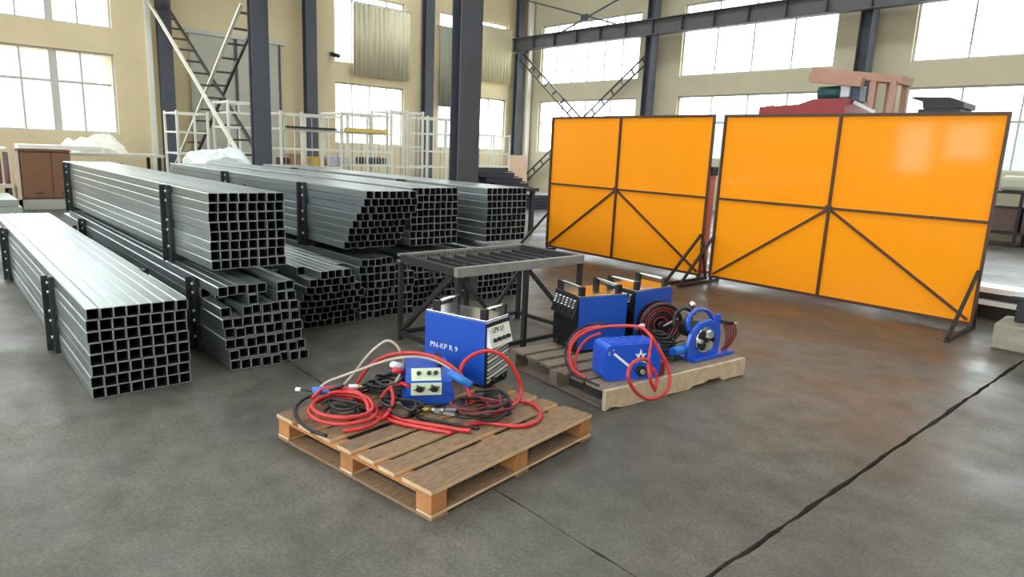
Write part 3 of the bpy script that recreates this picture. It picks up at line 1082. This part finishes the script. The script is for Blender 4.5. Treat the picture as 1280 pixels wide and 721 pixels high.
# flat coil at the left corner of the pallet
pts = []
for i in range(40):
    a = -.6 + i * 2 * PI / 15
    k = i / 39
    rx, ry = .235 - .06 * k, .185 - .045 * k
    pts.append((-3.14 + rx * math.cos(a) , 1.625 + ry * math.sin(a), .161 + .026 * i / 15 + .003 * math.sin(i * .9)))
hose('red_hose', 'red hose coiled flat at the left corner of the front pallet', 'hose', pts, .0115, M_RED, sub=4)
hose('red_hose', 'red hose running from the left coil to the looped hose', 'hose',
     [(-3.36, 1.55, .20), (-3.40, 1.63, .225), (-3.34, 1.71, .235), (-3.22, 1.76, .23), (-3.09, 1.74, .215), (-2.99, 1.70, .20), (-2.95, 1.75, .17), (-2.99, 1.83, .20), (-3.08, 1.90, .22), (-3.19, 1.95, .235)], .0115, M_RED)
hose('black_cable', 'black cable bent around the left end of the red coil', 'cable',
     [(-3.287, 1.70, 0.265), (-3.42, 1.64, 0.20), (-3.455, 1.55, 0.17), (-3.375, 1.455, 0.158), (-3.22, 1.405, 0.156), (-3.06, 1.40, 0.156), (-2.95, 1.43, .156)], .0095, M_RUBBER)
hose('black_cable', 'thin black lead with a white tip sticking out left of the heap', 'cable',
     [(-3.40, 1.68, .17), (-3.46, 1.62, .19), (-3.50, 1.575, .20), (-3.525, 1.555, .20)], .006, M_RUBBER, [('tip', M_WHITEP, (-3.523, 1.556, .20), (-3.545, 1.535, .202), .012)])
pts = []
for i in range(46):
    a = i * 2 * PI / 13
    pts.append((-2.705 + (.125 + .02 * math.sin(i * 2.1)) * math.cos(a) + .02 * math.sin(i * .63), 2.255 + (.15 + .02 * math.cos(i * 1.3)) * math.sin(a), .184 + .022 * (i // 13) + .009 * math.sin(i * 1.9)))
hose('black_cable', 'tangled coil of black welding cable right of the feeder', 'cable', pts, .0095, M_RUBBER, sub=4)
pts = []
for i in range(30):
    a = 1 + i * 2 * PI / 11
    pts.append((-3.24 + (.16 + .03 * math.sin(i * 1.1)) * math.cos(a), 1.86 + (.12 + .03 * math.cos(i * 1.7)) * math.sin(a), .272 + .016 * (i // 11) + .006 * math.sin(i * 2.3)))
hose('black_cable', 'tangled black leads between the red coil and the feeder', 'cable', [(p[0], p[1], p[2] - .115 + .0) for p in pts], .0085, M_RUBBER, sub=4)
hose('black_cable', 'black cable lying straight in front of the feeder', 'cable',
     [(-2.96, 1.97, .158), (-2.86, 1.94, .158), (-2.76, 2.00, .158), (-2.66, 2.05, .158), (-2.57, 2.11, .158)], .0095, M_RUBBER)
def tangle(label, cx, cy, rx, ry, z, turns, per, r, material, name, seed, lift=.016):
    rn2 = random.Random(seed)
    pts = []
    for i in range(turns * per):
        a = seed + i * 2 * PI / per
        k = 1 + rn2.uniform(-.28, .22)
        pts.append((cx + rx * k * math.cos(a) + .3 * rx * math.sin(i * .37 + seed), cy + ry * k * math.sin(a) + .3 * ry * math.cos(i * .41), z + lift * (i / per) + rn2.uniform(0, .022)))
    return hose(name, label, 'cable' if 'cable' in name else 'hose', pts, r, material, sub=4)


tangle('black leads heaped behind the pale green feeder panel', -3.34, 2.04, .11, .10, .158, 4, 9, .009, M_RUBBER, 'black_cable', 3)
tangle('black leads piled inside the flat red coil at the left corner', -3.16, 1.63, .10, .08, .160, 3, 8, .0085, M_RUBBER, 'black_cable', 11)
tangle('dark red thin hose tangled into the black coil right of the feeder', -2.68, 2.22, .13, .12, .19, 3, 9, .006, M_DRED, 'thin_hose', 21)
tangle('black and silver leads heaped between hose reel and open feeder', -2.84, 4.06, .09, .07, .158, 5, 8, .010, M_RUBBER, 'black_cable', 41, .03)
tangle('black cable bunch under the looped red hose before the feeder', -3.02, 1.92, .13, .09, .158, 3, 9, .009, M_RUBBER, 'black_cable', 31)
for lb, c, a, m_, r in (('white plastic connector behind the left coil', (-3.40, 1.93, .165), .4, M_WHITEP, .017),
                        ('pale brass connector in front of the feeder', (-2.93, 2.03, .163), 1.2, M_BRASS, .014),
                        ('white connector between red coil and red loop', (-3.10, 1.965, .165), 2.1, M_WHITEP, .016),
                        ('white clamp tip in the black leads', (-3.335, 1.80, .225), 1.0, M_WHITEP, .014)):
    o = thing('cable_connector', lb, 'connector', c, a)
    B().cyl((-.035, 0, 0), (.02, 0, 0), r, 10).obj('sleeve', m_, o)
    B().cyl((.02, 0, 0), (.045, 0, 0), r * .6, 10).obj('nut', M_BRASS if m_ is M_WHITEP else M_BOLT, o)
o = thing('earth_clamp', 'small steel earth clamp lying before the feeder', 'clamp', (-2.90, 2.06, .147), .6)
B().bar((0, -.01, .012), (.13, -.028, .016), .014, .012).obj('jaw', M_BOLT, o)
B().bar((0, .01, .014), (.13, .028, .03), .014, .012).obj('jaw', M_BOLT, o)
B().cyl((.045, -.03, .02), (.045, .03, .024), .012, 10).obj('spring', M_CHROME, o)
B().tube([(0, 0, .014), (-.05, .0, .016), (-.09, .03, .014), (-.13, .02, .014)], .006, 6, 4).obj('lead', M_BOLT, o)

# on the rear pallet
hose('red_hose', 'big red hose arching over the blue feeder box and hanging over the beam', 'hose',
     [(-2.80, 3.20, .153), (-2.92, 3.19, .19), (-3.0, 3.24, 0.27), (-3.03, 3.32, 0.34), (-3.0, 3.41, 0.395), (-2.93, 3.49, 0.43), (-2.82, 3.55, 0.455), (-2.68, 3.57, .475), (-2.56, 3.53, 0.455), (-2.50, 3.55, 0.376), (-2.46, 3.60, 0.27), (-2.43, 3.61, 0.167), (-2.41, 3.554, 0.105), (-2.41, 3.428, 0.083), (-2.41, 3.299, 0.122), (-2.42, 3.207, 0.196), (-2.43, 3.163, 0.28), (-2.45, 3.212, 0.338), (-2.47, 3.323, 0.349), (-2.48, 3.431, 0.31), (-2.47, 3.443, 0.252), (-2.45, 3.425, 0.191), (-2.44, 3.472, 0.118)], .0115, M_RED)
hose('red_hose', 'short red hose loop left of the blue feeder box', 'hose',
     [(-2.96, 3.50, .43), (-3.06, 3.46, 0.39), (-3.09, 3.38, 0.34), (-3.06, 3.30, 0.28), (-3.0, 3.255, 0.22), (-2.93, 3.24, .17), (-2.99, 3.29, 0.2), (-3.06, 3.40, 0.25), (-3.07, 3.50, 0.31), (-3.0, 3.555, .36)], .011, M_RED)
hose('red_hose', 'narrow red hose strand hanging in front of the white emblem', 'hose',
     [(-2.60, 3.56, .45), (-2.53, 3.51, 0.44), (-2.51, 3.475, 0.363), (-2.47, 3.41, 0.299), (-2.435, 3.394, 0.224), (-2.425, 3.442, 0.142), (-2.435, 3.474, 0.199), (-2.455, 3.45, 0.27)], .0095, M_RED)
hose('black_cable', 'black cable looping outside the red hose at the pallet left end', 'cable',
     [(-2.66, 3.17, .150), (-2.78, 3.175, .150), (-2.90, 3.165, .165), (-2.99, 3.19, .25), (-3.02, 3.24, .33), (-3.06, 3.36, .39), (-3.04, 3.46, .43), (-2.93, 3.54, .45)], .007, M_RUBBER)
hose('black_cable', 'black corrugated cable between the reel and the feeder box', 'cable',
     [(-2.75, 3.62, .42), (-2.80, 3.74, .43), (-2.82, 3.86, .38), (-2.80, 3.96, .33), (-2.82, 4.06, .31), (-2.86, 4.14, .27), (-2.84, 4.16, .18)], .012, M_RUBBER, [('coupling', M_WHITEP, (-2.785, 3.68, .43), (-2.815, 3.79, .425), .016)])
hose('black_cable', 'black cable heaped on the deck between box and open feeder', 'cable',
     [(-2.72, 3.80, .155), (-2.80, 3.90, .17), (-2.74, 4.0, .19), (-2.66, 3.95, .20), (-2.70, 3.85, .19), (-2.80, 3.83, .20), (-2.85, 3.93, .22), (-2.80, 4.02, .24), (-2.72, 4.05, .20), (-2.68, 4.03, .16)], .011, M_RUBBER)

# ------------------------------------------------------------------ orange welding screens


def screen(label, x, y, rz, zb=.062):
    Wd, Hh = 3.03, 2.105
    t = thing('welding_screen', label, 'screen', (x, y, 0), rz)
    B().box((Wd / 2, .012, zb + Hh / 2), (Wd - .01, .004, Hh - .01)).obj('sheet', M_ORANGE, t)
    h = .028
    for zz in (zb + h / 2, zb + Hh - h / 2):
        B().box((Wd / 2, -.005, zz), (Wd, h, h)).obj('frame_rail', M_FRAME, t)
    for xx in (h / 2, Wd - h / 2):
        B().box((xx, -.005, zb + Hh / 2), (h, h, Hh - 2 * h)).obj('frame_stile', M_FRAME, t)
    cx, cz = Wd * .478, zb + Hh * .497
    B().box((cx, -.005, zb + Hh / 2), (h, h, Hh - 2 * h)).obj('mid_stile', M_FRAME, t)
    for a, c in ((h, cx - h / 2), (cx + h / 2, Wd - h)):
        B().box(((a + c) / 2, -.005, cz), (c - a, h * .9, h * .9)).obj('mid_rail', M_FRAME, t)
    for e in (h + .03, Wd - h - .03):
        B().bar((cx + (.02 if e > cx else -.02), -.005, cz - .02), (e, -.005, zb + .05), h * .9).obj('brace', M_FRAME, t)
    B().box((cx, -.022, cz), (.07, .006, .07)).obj('gusset_plate', M_FRAME, t)
    for xx in (.03, Wd - .03):
        ft = B().box((xx, -.28, .018), (.035, .95, .034)).obj('foot', M_FOOT, t)
        B().bar((xx, -.72, .035), (xx, -.022, .62), .03).obj('foot_brace', M_FOOT, ft)
        B().bar((xx, .17, .035), (xx, .03, .55), .03).obj('foot_brace', M_FOOT, ft)
        B().box((xx, .0, .05), (.035, .03, .03)).obj('foot_stub', M_FOOT, ft)
    return t


screen('left orange welding screen on dark braced frame', -7.96, 7.861, -.02)
screen('right orange welding screen nearest the camera', -4.834, 7.86, .017)

# pinkish post seen in the gap between the screens
t = thing('red_post', 'pinkish red post standing in the gap between the orange screens', 'post', (-5.36, 8.5, 0))
B().box((0, 0, .72), (.10, .10, 1.4)).obj('shaft', mat('pinkish red paint', (.52, .16, .13), .5), t)
B().box((0, 0, .01), (.24, .24, .02)).obj('base_plate', M_MRED, t)
B().box((0, 0, 1.44), (.14, .14, .12)).obj('cap', M_DARK, t)

# ------------------------------------------------------------------ machines behind the screens
t = thing('lifting_machine', 'red machine with pink beams on top standing behind the right screen', 'machine', (-5.2, 12.0, 0))
B().box((.0, 0, 1.2), (1.5, 1.2, 2.38)).obj('housing', M_MRED, t)
b = B()
b.prism([(-1.15, 2.40), (.33, 2.40), (.33, 2.66), (-.2, 2.66), (-.45, 2.58), (-1.15, 2.55)], (0, .6, 0), (1, 0, 0), (0, 0, 1), 1.2)
b.obj('red_deck', M_MRED, t)
B().box((-1.0, -.5, 2.57), (.12, .1, .05)).obj('white_fitting', M_WHITEP, t)
B().cyl((-.28, -.2, 2.78), (.10, -.2, 2.78), .12, 16).obj('motor', M_TEAL, t)
B().box((.17, -.2, 2.80), (.16, .2, .20), bev=.02).obj('motor_box', mat('pale blue white paint', (.6, .64, .72), .4), t)
B().box((.32, -.1, 2.76), (.12, .3, .26), bev=.02).obj('gearbox', mat('navy paint', (.03, .04, .12), .4), t)
B().bar((-.45, 0, 3.16), (1.0, 0, 2.95), .5, .12).obj('top_beam', M_PINK, t)
B().bar((-.42, -.32, 3.04), (.45, -.32, 2.92), .14, .14).obj('lower_beam', M_PINK, t)
for xx, yy in ((.60, -.25), (.72, .1), (.90, -.25), (.92, .2)):
    B().box((xx, yy, 2.66), (.09, .09, .56)).obj('post', M_PINK, t)
B().bar((.35, -.3, 2.62), (.7, -.3, 2.45), .05).obj('strut', M_WHITEP, t)
B().box((.62, 0, 2.36), (.85, .9, .06)).obj('shelf', M_DARK, t)

t = thing('dark_machine', 'dark machine top with slanted hood behind the right screen right half', 'machine', (-3.6, 12.0, 0))
B().box((0, 0, 1.25), (.56, .6, 2.49)).obj('body', M_DARK, t)
b = B()
b.prism([(-.42, 2.66), (-.36, 2.68), (.12, 2.66), (.32, 2.58), (.32, 2.50), (-.22, 2.50), (-.24, 2.6)], (0, .3, 0), (1, 0, 0), (0, 0, 1), .6)
b.obj('hood', M_DARK, t)

# low black machine bed with concrete feet at the right edge
t = thing('machine_bed', 'long low black machine bed behind the right screen foot', 'machine', (-1.5, 8.95, -.012), .0)
B().box((0.3, 0, .33), (2.6, .34, .06)).obj('top_rail', mat('pale rail highlight', (.72, .74, .78), .3, .0), t)  # white highlight on the black rail, put into a pale colour
B().box((0.3, -.02, .265), (2.6, .30, .07)).obj('rail_web', M_BLACK, t)
B().box((0.3, -.10, .20), (2.6, .30, .05)).obj('lower_rail', mat('pale rail highlight'), t)  # second painted highlight line along the black bed
B().box((0.3, .0, .13), (2.6, .22, .09)).obj('base_beam', M_BLACK, t)
B().box((0.3, .0, .0485), (2.4, .16, .073)).obj('plinth', M_BLACK, t)
t = thing('concrete_block', 'rough concrete block on the floor at the right edge', 'block', (-1.0, 7.62, 0), .05)
B().box((0, 0, .12), (1.05, .52, .238), bev=.02).obj('block_body', M_CONC, t)
t = thing('machine_pedestal', 'black machine pedestal standing on the concrete block at the right edge', 'machine', (-1.02, 7.70, .24), .05)
B().box((0.0, 0, .11), (.80, .26, .215), bev=.01).obj('foot_casting', M_BLACK, t)
B().box((0.0, 0, .23), (.88, .34, .03)).obj('top_plate', M_BLACK, t)

# things stored along the right wall
t = thing('storage_rack', 'low dark brown rack with pale sacks against the right wall', 'rack', (-3.6, 18.2, 0))
for xx in (-1.2, 0, 1.2):
    for yy in (-.4, .4):
        B().box((xx, yy, .6), (.06, .06, 1.2)).obj('post', M_DARK, t)
for zz in (.3, 1.17):
    B().box((0, 0, zz), (2.5, .9, .05)).obj('shelf', M_DARK, t)
for k in range(4):
    o = thing('sack', ('first', 'second', 'third', 'last')[k] + ' pale greenish sack from the left on the rack by the right wall', 'sack', (-4.45 + k * .58, 18.2, 1.196), .2 * k)
    b = B().box((0, 0, .17), (.5, .55, .33), bev=.09)
    b.obj('cloth', mat('pale sack cloth', (.55, .56, .44), .8), o)
for k in range(4):
    o = thing('crate', ('first', 'second', 'third', 'last')[k] + ' brown crate from the left under the sacks by the right wall', 'crate', (-4.45 + k * .58, 18.15, .326))
    B().box((0, 0, .25), (.5, .6, .5), bev=.01).obj('box', mat('dull brown crate', (.13, .085, .07), .7, var=.2, scale=6), o)
    B().box((0, 0, .515), (.52, .62, .03)).obj('lid', M_DARK, o)

# ------------------------------------------------------------------ far left clutter
t = thing('cabinet', 'brown two-door cabinet with pale frame at the far left', 'cabinet', (-17.0, 2.08, 0))
B().box((-.35, 0, .10), (.8, 1.0, .20)).obj('plinth', mat('grey green plinth', (.42, .42, .36), .7), t)
B().box((-.35, 0, .695), (.72, .92, .98)).obj('carcass', M_BROWN, t)
for y0, w_ in ((-.15, .52), (.29, .34)):
    dr = B().box((.022, y0, .70), (.03, w_, .92), bev=.004).obj('door', M_BROWN, t)
    B().box((.042, y0 + .02, .33), (.012, .12, .02)).obj('handle', M_DARK, dr)
B().box((-.2, -.47, .60), (.5, .07, 1.18)).obj('corner_post', mat('pale pinkish post', (.62, .50, .40), .7), t)
B().box((-.33, .0, 1.205), (.78, .96, .03)).obj('top_panel', M_BROWN, t)
o = tag(B().box((-17.25, 2.38, 1.275), (.6, 1.45, .09), bev=.01).obj('white_board', M_TARP), 'long white board lying on the brown cabinet', 'board')
o = thing('storage_table', 'grey steel table behind the cabinet under the white tarpaulin', 'table', (-18.45, 3.45, 0))
B().box((0, 0, 1.12), (1.2, 2.3, .06)).obj('table_top', mat('grey green table top', (.56, .53, .45), .7), o)
for xx in (-.5, .5):
    for yy in (-1.05, 1.05):
        B().box((xx, yy, .545), (.07, .07, 1.09)).obj('leg', M_DARK, o)


def crumple(name, label, cat, c, sx, sy, h, material, seed, n=26, flat=.5):
    b = B()
    g = []
    for i in range(n + 1):
        row = []
        for j in range(n + 1):
            u, v = i / n * 2 - 1, j / n * 2 - 1
            e = max(0, 1 - (abs(u) ** 2.4 + abs(v) ** 2.4) * .75)
            p = Vector((u * 2.2 + seed, v * 2.2, seed * .3))
            z = h * (e ** flat) * (.75 + .55 * noise.noise(p)) + .05 * h * noise.noise(p * 4)
            row.append(b.bm.verts.new((c[0] + u * sx + .04 * noise.noise(p * 3), c[1] + v * sy + .04 * noise.noise(p * 3 + Vector((5, 0, 0))), c[2] + max(z, .004))))
        g.append(row)
    for i in range(n):
        for j in range(n):
            b.bm.faces.new((g[i][j], g[i + 1][j], g[i + 1][j + 1], g[i][j + 1]))
    bot = [g[i][0] for i in range(n + 1)] + [g[n][j] for j in range(1, n + 1)] + [g[i][n] for i in range(n - 1, -1, -1)] + [g[0][j] for j in range(n - 1, 0, -1)]
    lo = [b.bm.verts.new((v.co.x, v.co.y, c[2])) for v in bot]
    k = len(bot)
    for i in range(k):
        b.bm.faces.new((bot[i], lo[i], lo[(i + 1) % k], bot[(i + 1) % k]))
    b.bm.faces.new(lo)
    return tag(b.obj(name, material), label, cat)


crumple('tarpaulin', 'white tarpaulin heaped on the grey table behind the cabinet', 'tarpaulin', (-18.45, 3.25, 1.15), .55, .62, .42, M_TARP, 2.)
o = thing('storage_table', 'low grey table beside the dark column under plastic film', 'table', (-12.3, 4.1, 0))
B().box((0, 0, 1.12), (.9, 1.3, .05)).obj('table_top', M_GREYP, o)
for xx in (-.38, .38):
    for yy in (-.58, .58):
        B().box((xx, yy, .547), (.06, .06, 1.094)).obj('leg', M_DARK, o)
crumple('plastic_film', 'crumpled bluish white plastic film heaped left of the dark column', 'plastic film', (-12.3, 4.0, 1.146), .4, .5, .30, M_FILM, 6., flat=.4)
o = thing('pipe_trolley', 'pale trolley with dull purple tubes at the left edge', 'trolley', (-17.2, 1.15, 0))
B().box((0, 0, .48), (.6, .7, .07)).obj('deck', mat('pale pinkish post'), o)
for xx in (-.25, .25):
    for yy in (-.3, .3):
        B().cyl((xx, yy, 0), (xx, yy, .445), .04, 10).obj('leg', M_DARK, o)
for k in range(6):
    B().cyl((.1 * (k % 2) - .05, -.3 + k * .12, .516), (.1 * (k % 2) - .05, -.3 + k * .12, 1.05 + .05 * (k % 3)), .045, 12).obj('tube', M_PURP, o)
B().box((0.05, 0, 1.22), (.4, .62, .07), bev=.02).obj('top_cap', M_TARP, o)
for k, (zz, dy) in enumerate(((0, 0), (.13, .02), (.26, -.03))):
    tag(B().box((-15.6, .75 + dy, .065 + zz), (1.6, 1.3, .12), bev=.005).obj('pale_slab', M_PLATE), ('lowest', 'middle', 'topmost')[k] + ' pale green slab in the pile at the left edge', 'slab', 'pale slabs at the left edge')

# ------------------------------------------------------------------ white racks in the background


def rack(name, label, x, y, w_, d_, h, ny, shelves, thin=0, material=M_RACK, pr=.022):
    t = thing(name, label, 'rack', (x, y, 0))
    ys = [w_ * k / ny for k in range(ny + 1)]
    for yy in ys:
        for xx in (0, -d_):
            B().box((xx, yy, h / 2), (pr * 2, pr * 2, h)).obj('post', material, t)
    for zz in [q for q in shelves]:
        for xx in (0, -d_):
            B().box((xx, w_ / 2, zz), (.035, w_, .04)).obj('rail', material, t)
        for yy in ys:
            B().box((-d_ / 2, yy, zz), (d_, .03, .035)).obj('cross_rail', material, t)
    for k in range(thin):
        yy = w_ * (k + .5) / thin
        B().cyl((0, yy, shelves[0]), (0, yy, shelves[-1]), .011, 6).obj('wire', material if k % 3 else M_GREYP, t)
    return t


rack('wire_rack', 'white rack frame right of the dark column holding small goods', -13.4, 5.62, 1.32, .8, 2.2, 3, (.5, 1.1, 1.45, 1.85, 2.15), 7)
rack('wire_rack', 'white wire rack with yellow bar below the tan curtained window', -13.6, 7.05, 1.25, .9, 2.28, 2, (.5, 1.15, 1.45, 1.85, 2.25), 17)
rack('wire_rack', 'dense white wire rack right of the yellow bar', -14.2, 8.65, .9, .9, 2.45, 2, (.5, 1.1, 1.6, 2.4), 12)
rack('wire_rack', 'pale wire rack left of the middle grey column', -14.8, 10.1, 1.2, .9, 2.4, 2, (.5, 1.1, 1.5, 1.95, 2.35), 10)
rack('wire_rack', 'pale wire rack right of the middle grey column', -16.6, 13.2, 1.3, .9, 2.1, 2, (.5, 1.1, 1.5, 2.05), 7)
rack('scaffold_frame', 'white scaffold frame just left of the dark column', -14.9, 5.12, .55, .9, 2.40, 1, (.6, 1.3, 1.85, 2.15, 2.37))
rack('scaffold_frame', 'white scaffold frame seen behind the crossing braces', -15.6, 4.30, .62, .9, 2.15, 1, (.6, 1.25, 1.7, 2.1))
tag(B().box((-13.55, 7.62, 1.905), (.06, 1.05, .09)).obj('yellow_bar', M_YELLOW), 'yellow bar lying on the wire rack below the tan curtain', 'bar')
tag(B().box((-13.35, 6.25, 1.889), (.10, 1.1, .035)).obj('dark_bar', M_DARK), 'dark bar lying across the white rack frame', 'bar')
DK = mat('dark goods', (.05, .04, .05), .6)
for nm, lb, ct, c, s, m_ in (('yellow_box', 'small yellow box on the white rack frame', 'box', (-13.6, 6.45, 1.215), (.3, .26, .18), M_YELLOW),
                             ('brown_carton', 'brown carton on the rack right of the dark column', 'carton', (-13.7, 6.02, 1.24), (.3, .3, .23), M_CARD),
                             ('dark_box', 'dark box at the left end of the white rack frame', 'box', (-13.6, 5.72, 1.2), (.3, .16, .15), DK),
                             ('lilac_bag', 'pale lilac bag on the white rack frame right of the yellow box', 'bag', (-13.6, 6.78, 1.225), (.34, .3, .2), mat('lilac sheet', (.55, .53, .66), .6)),
                             ('white_box', 'white box on the lower shelf of the yellow bar rack', 'box', (-13.8, 7.25, 1.25), (.3, .3, .15), M_WHITE),
                             ('dark_tray', 'dark tray of parts on the yellow bar rack', 'tray', (-13.88, 7.86, 1.25), (.4, .70, .14), DK)):
    tag(B().box(c, s, bev=.012).obj(nm, m_), lb, ct)
# shelf boards carry the goods on the two front racks
for rname, ww in (('wire_rack', 1.32), ('wire_rack.001', 1.25)):
    r = bpy.data.objects[rname]
    zz = 1.1 if rname == 'wire_rack' else 1.15
    B().box((-.4, ww / 2, zz + .012), (.74, ww - .06, .018)).obj('shelf_board', M_RACK, r)

# heap of dark steel offcuts behind the right bundle
o = thing('offcut_stand', 'dark low stand under the steel offcuts behind the right bundle', 'stand', (-10.6, 9.0, 0))
B().box((0, 0, .85), (1.3, 1.1, .06)).obj('stand_top', M_DARK, o)
for xx in (-.55, .55):
    for yy in (-.45, .45):
        B().box((xx, yy, .41), (.08, .08, .82)).obj('leg', M_DARK, o)
rn = random.Random(5)
for k in range(11):
    lv = (0, 0, 0, 0, 0, 1, 1, 1, 2, 2, 3)[k]
    px = (-.5, -.25, 0, .25, .48, -.35, -.05, .25, -.25, .02, -.15)[k]
    a = thing('steel_offcut', 'dark steel offcut in the heap behind the right tube bundle', 'offcut', (-10.6 + px, 9.0, .882 + lv * .092), rn.uniform(-.1, .1), 'dark steel offcuts')
    B().box((0, 0, .012), (.14, .95, .02)).obj('flange', M_DARK, a)
    B().box((-.06, 0, .056), (.02, .95, .066)).obj('web', M_DARK, a)
    a['label'] = 'dark steel offcut in the heap behind the right tube bundle'
# flat dark plates on the floor further back and a leaning cardboard
for k in range(4):
    tag(B().box((-14.6 + .04 * k, 13.7, .06 + .1 * k), (1.3, 1.2, .09)).obj('steel_plate', M_DARK), ('lowest', 'second lowest', 'second highest', 'topmost')[k] + ' dark steel plate in the low pile left of the orange screens', 'plate', 'dark steel plates')
o = tag(B().box((-17.2, 15.4, .72), (.08, .9, 1.5), rot=Matrix.Rotation(-.14, 3, 'Y')).obj('cardboard_sheet', mat('pinkish cardboard', (.62, .42, .30), .8)), 'pinkish cardboard sheet leaning left of the orange screens', 'cardboard')
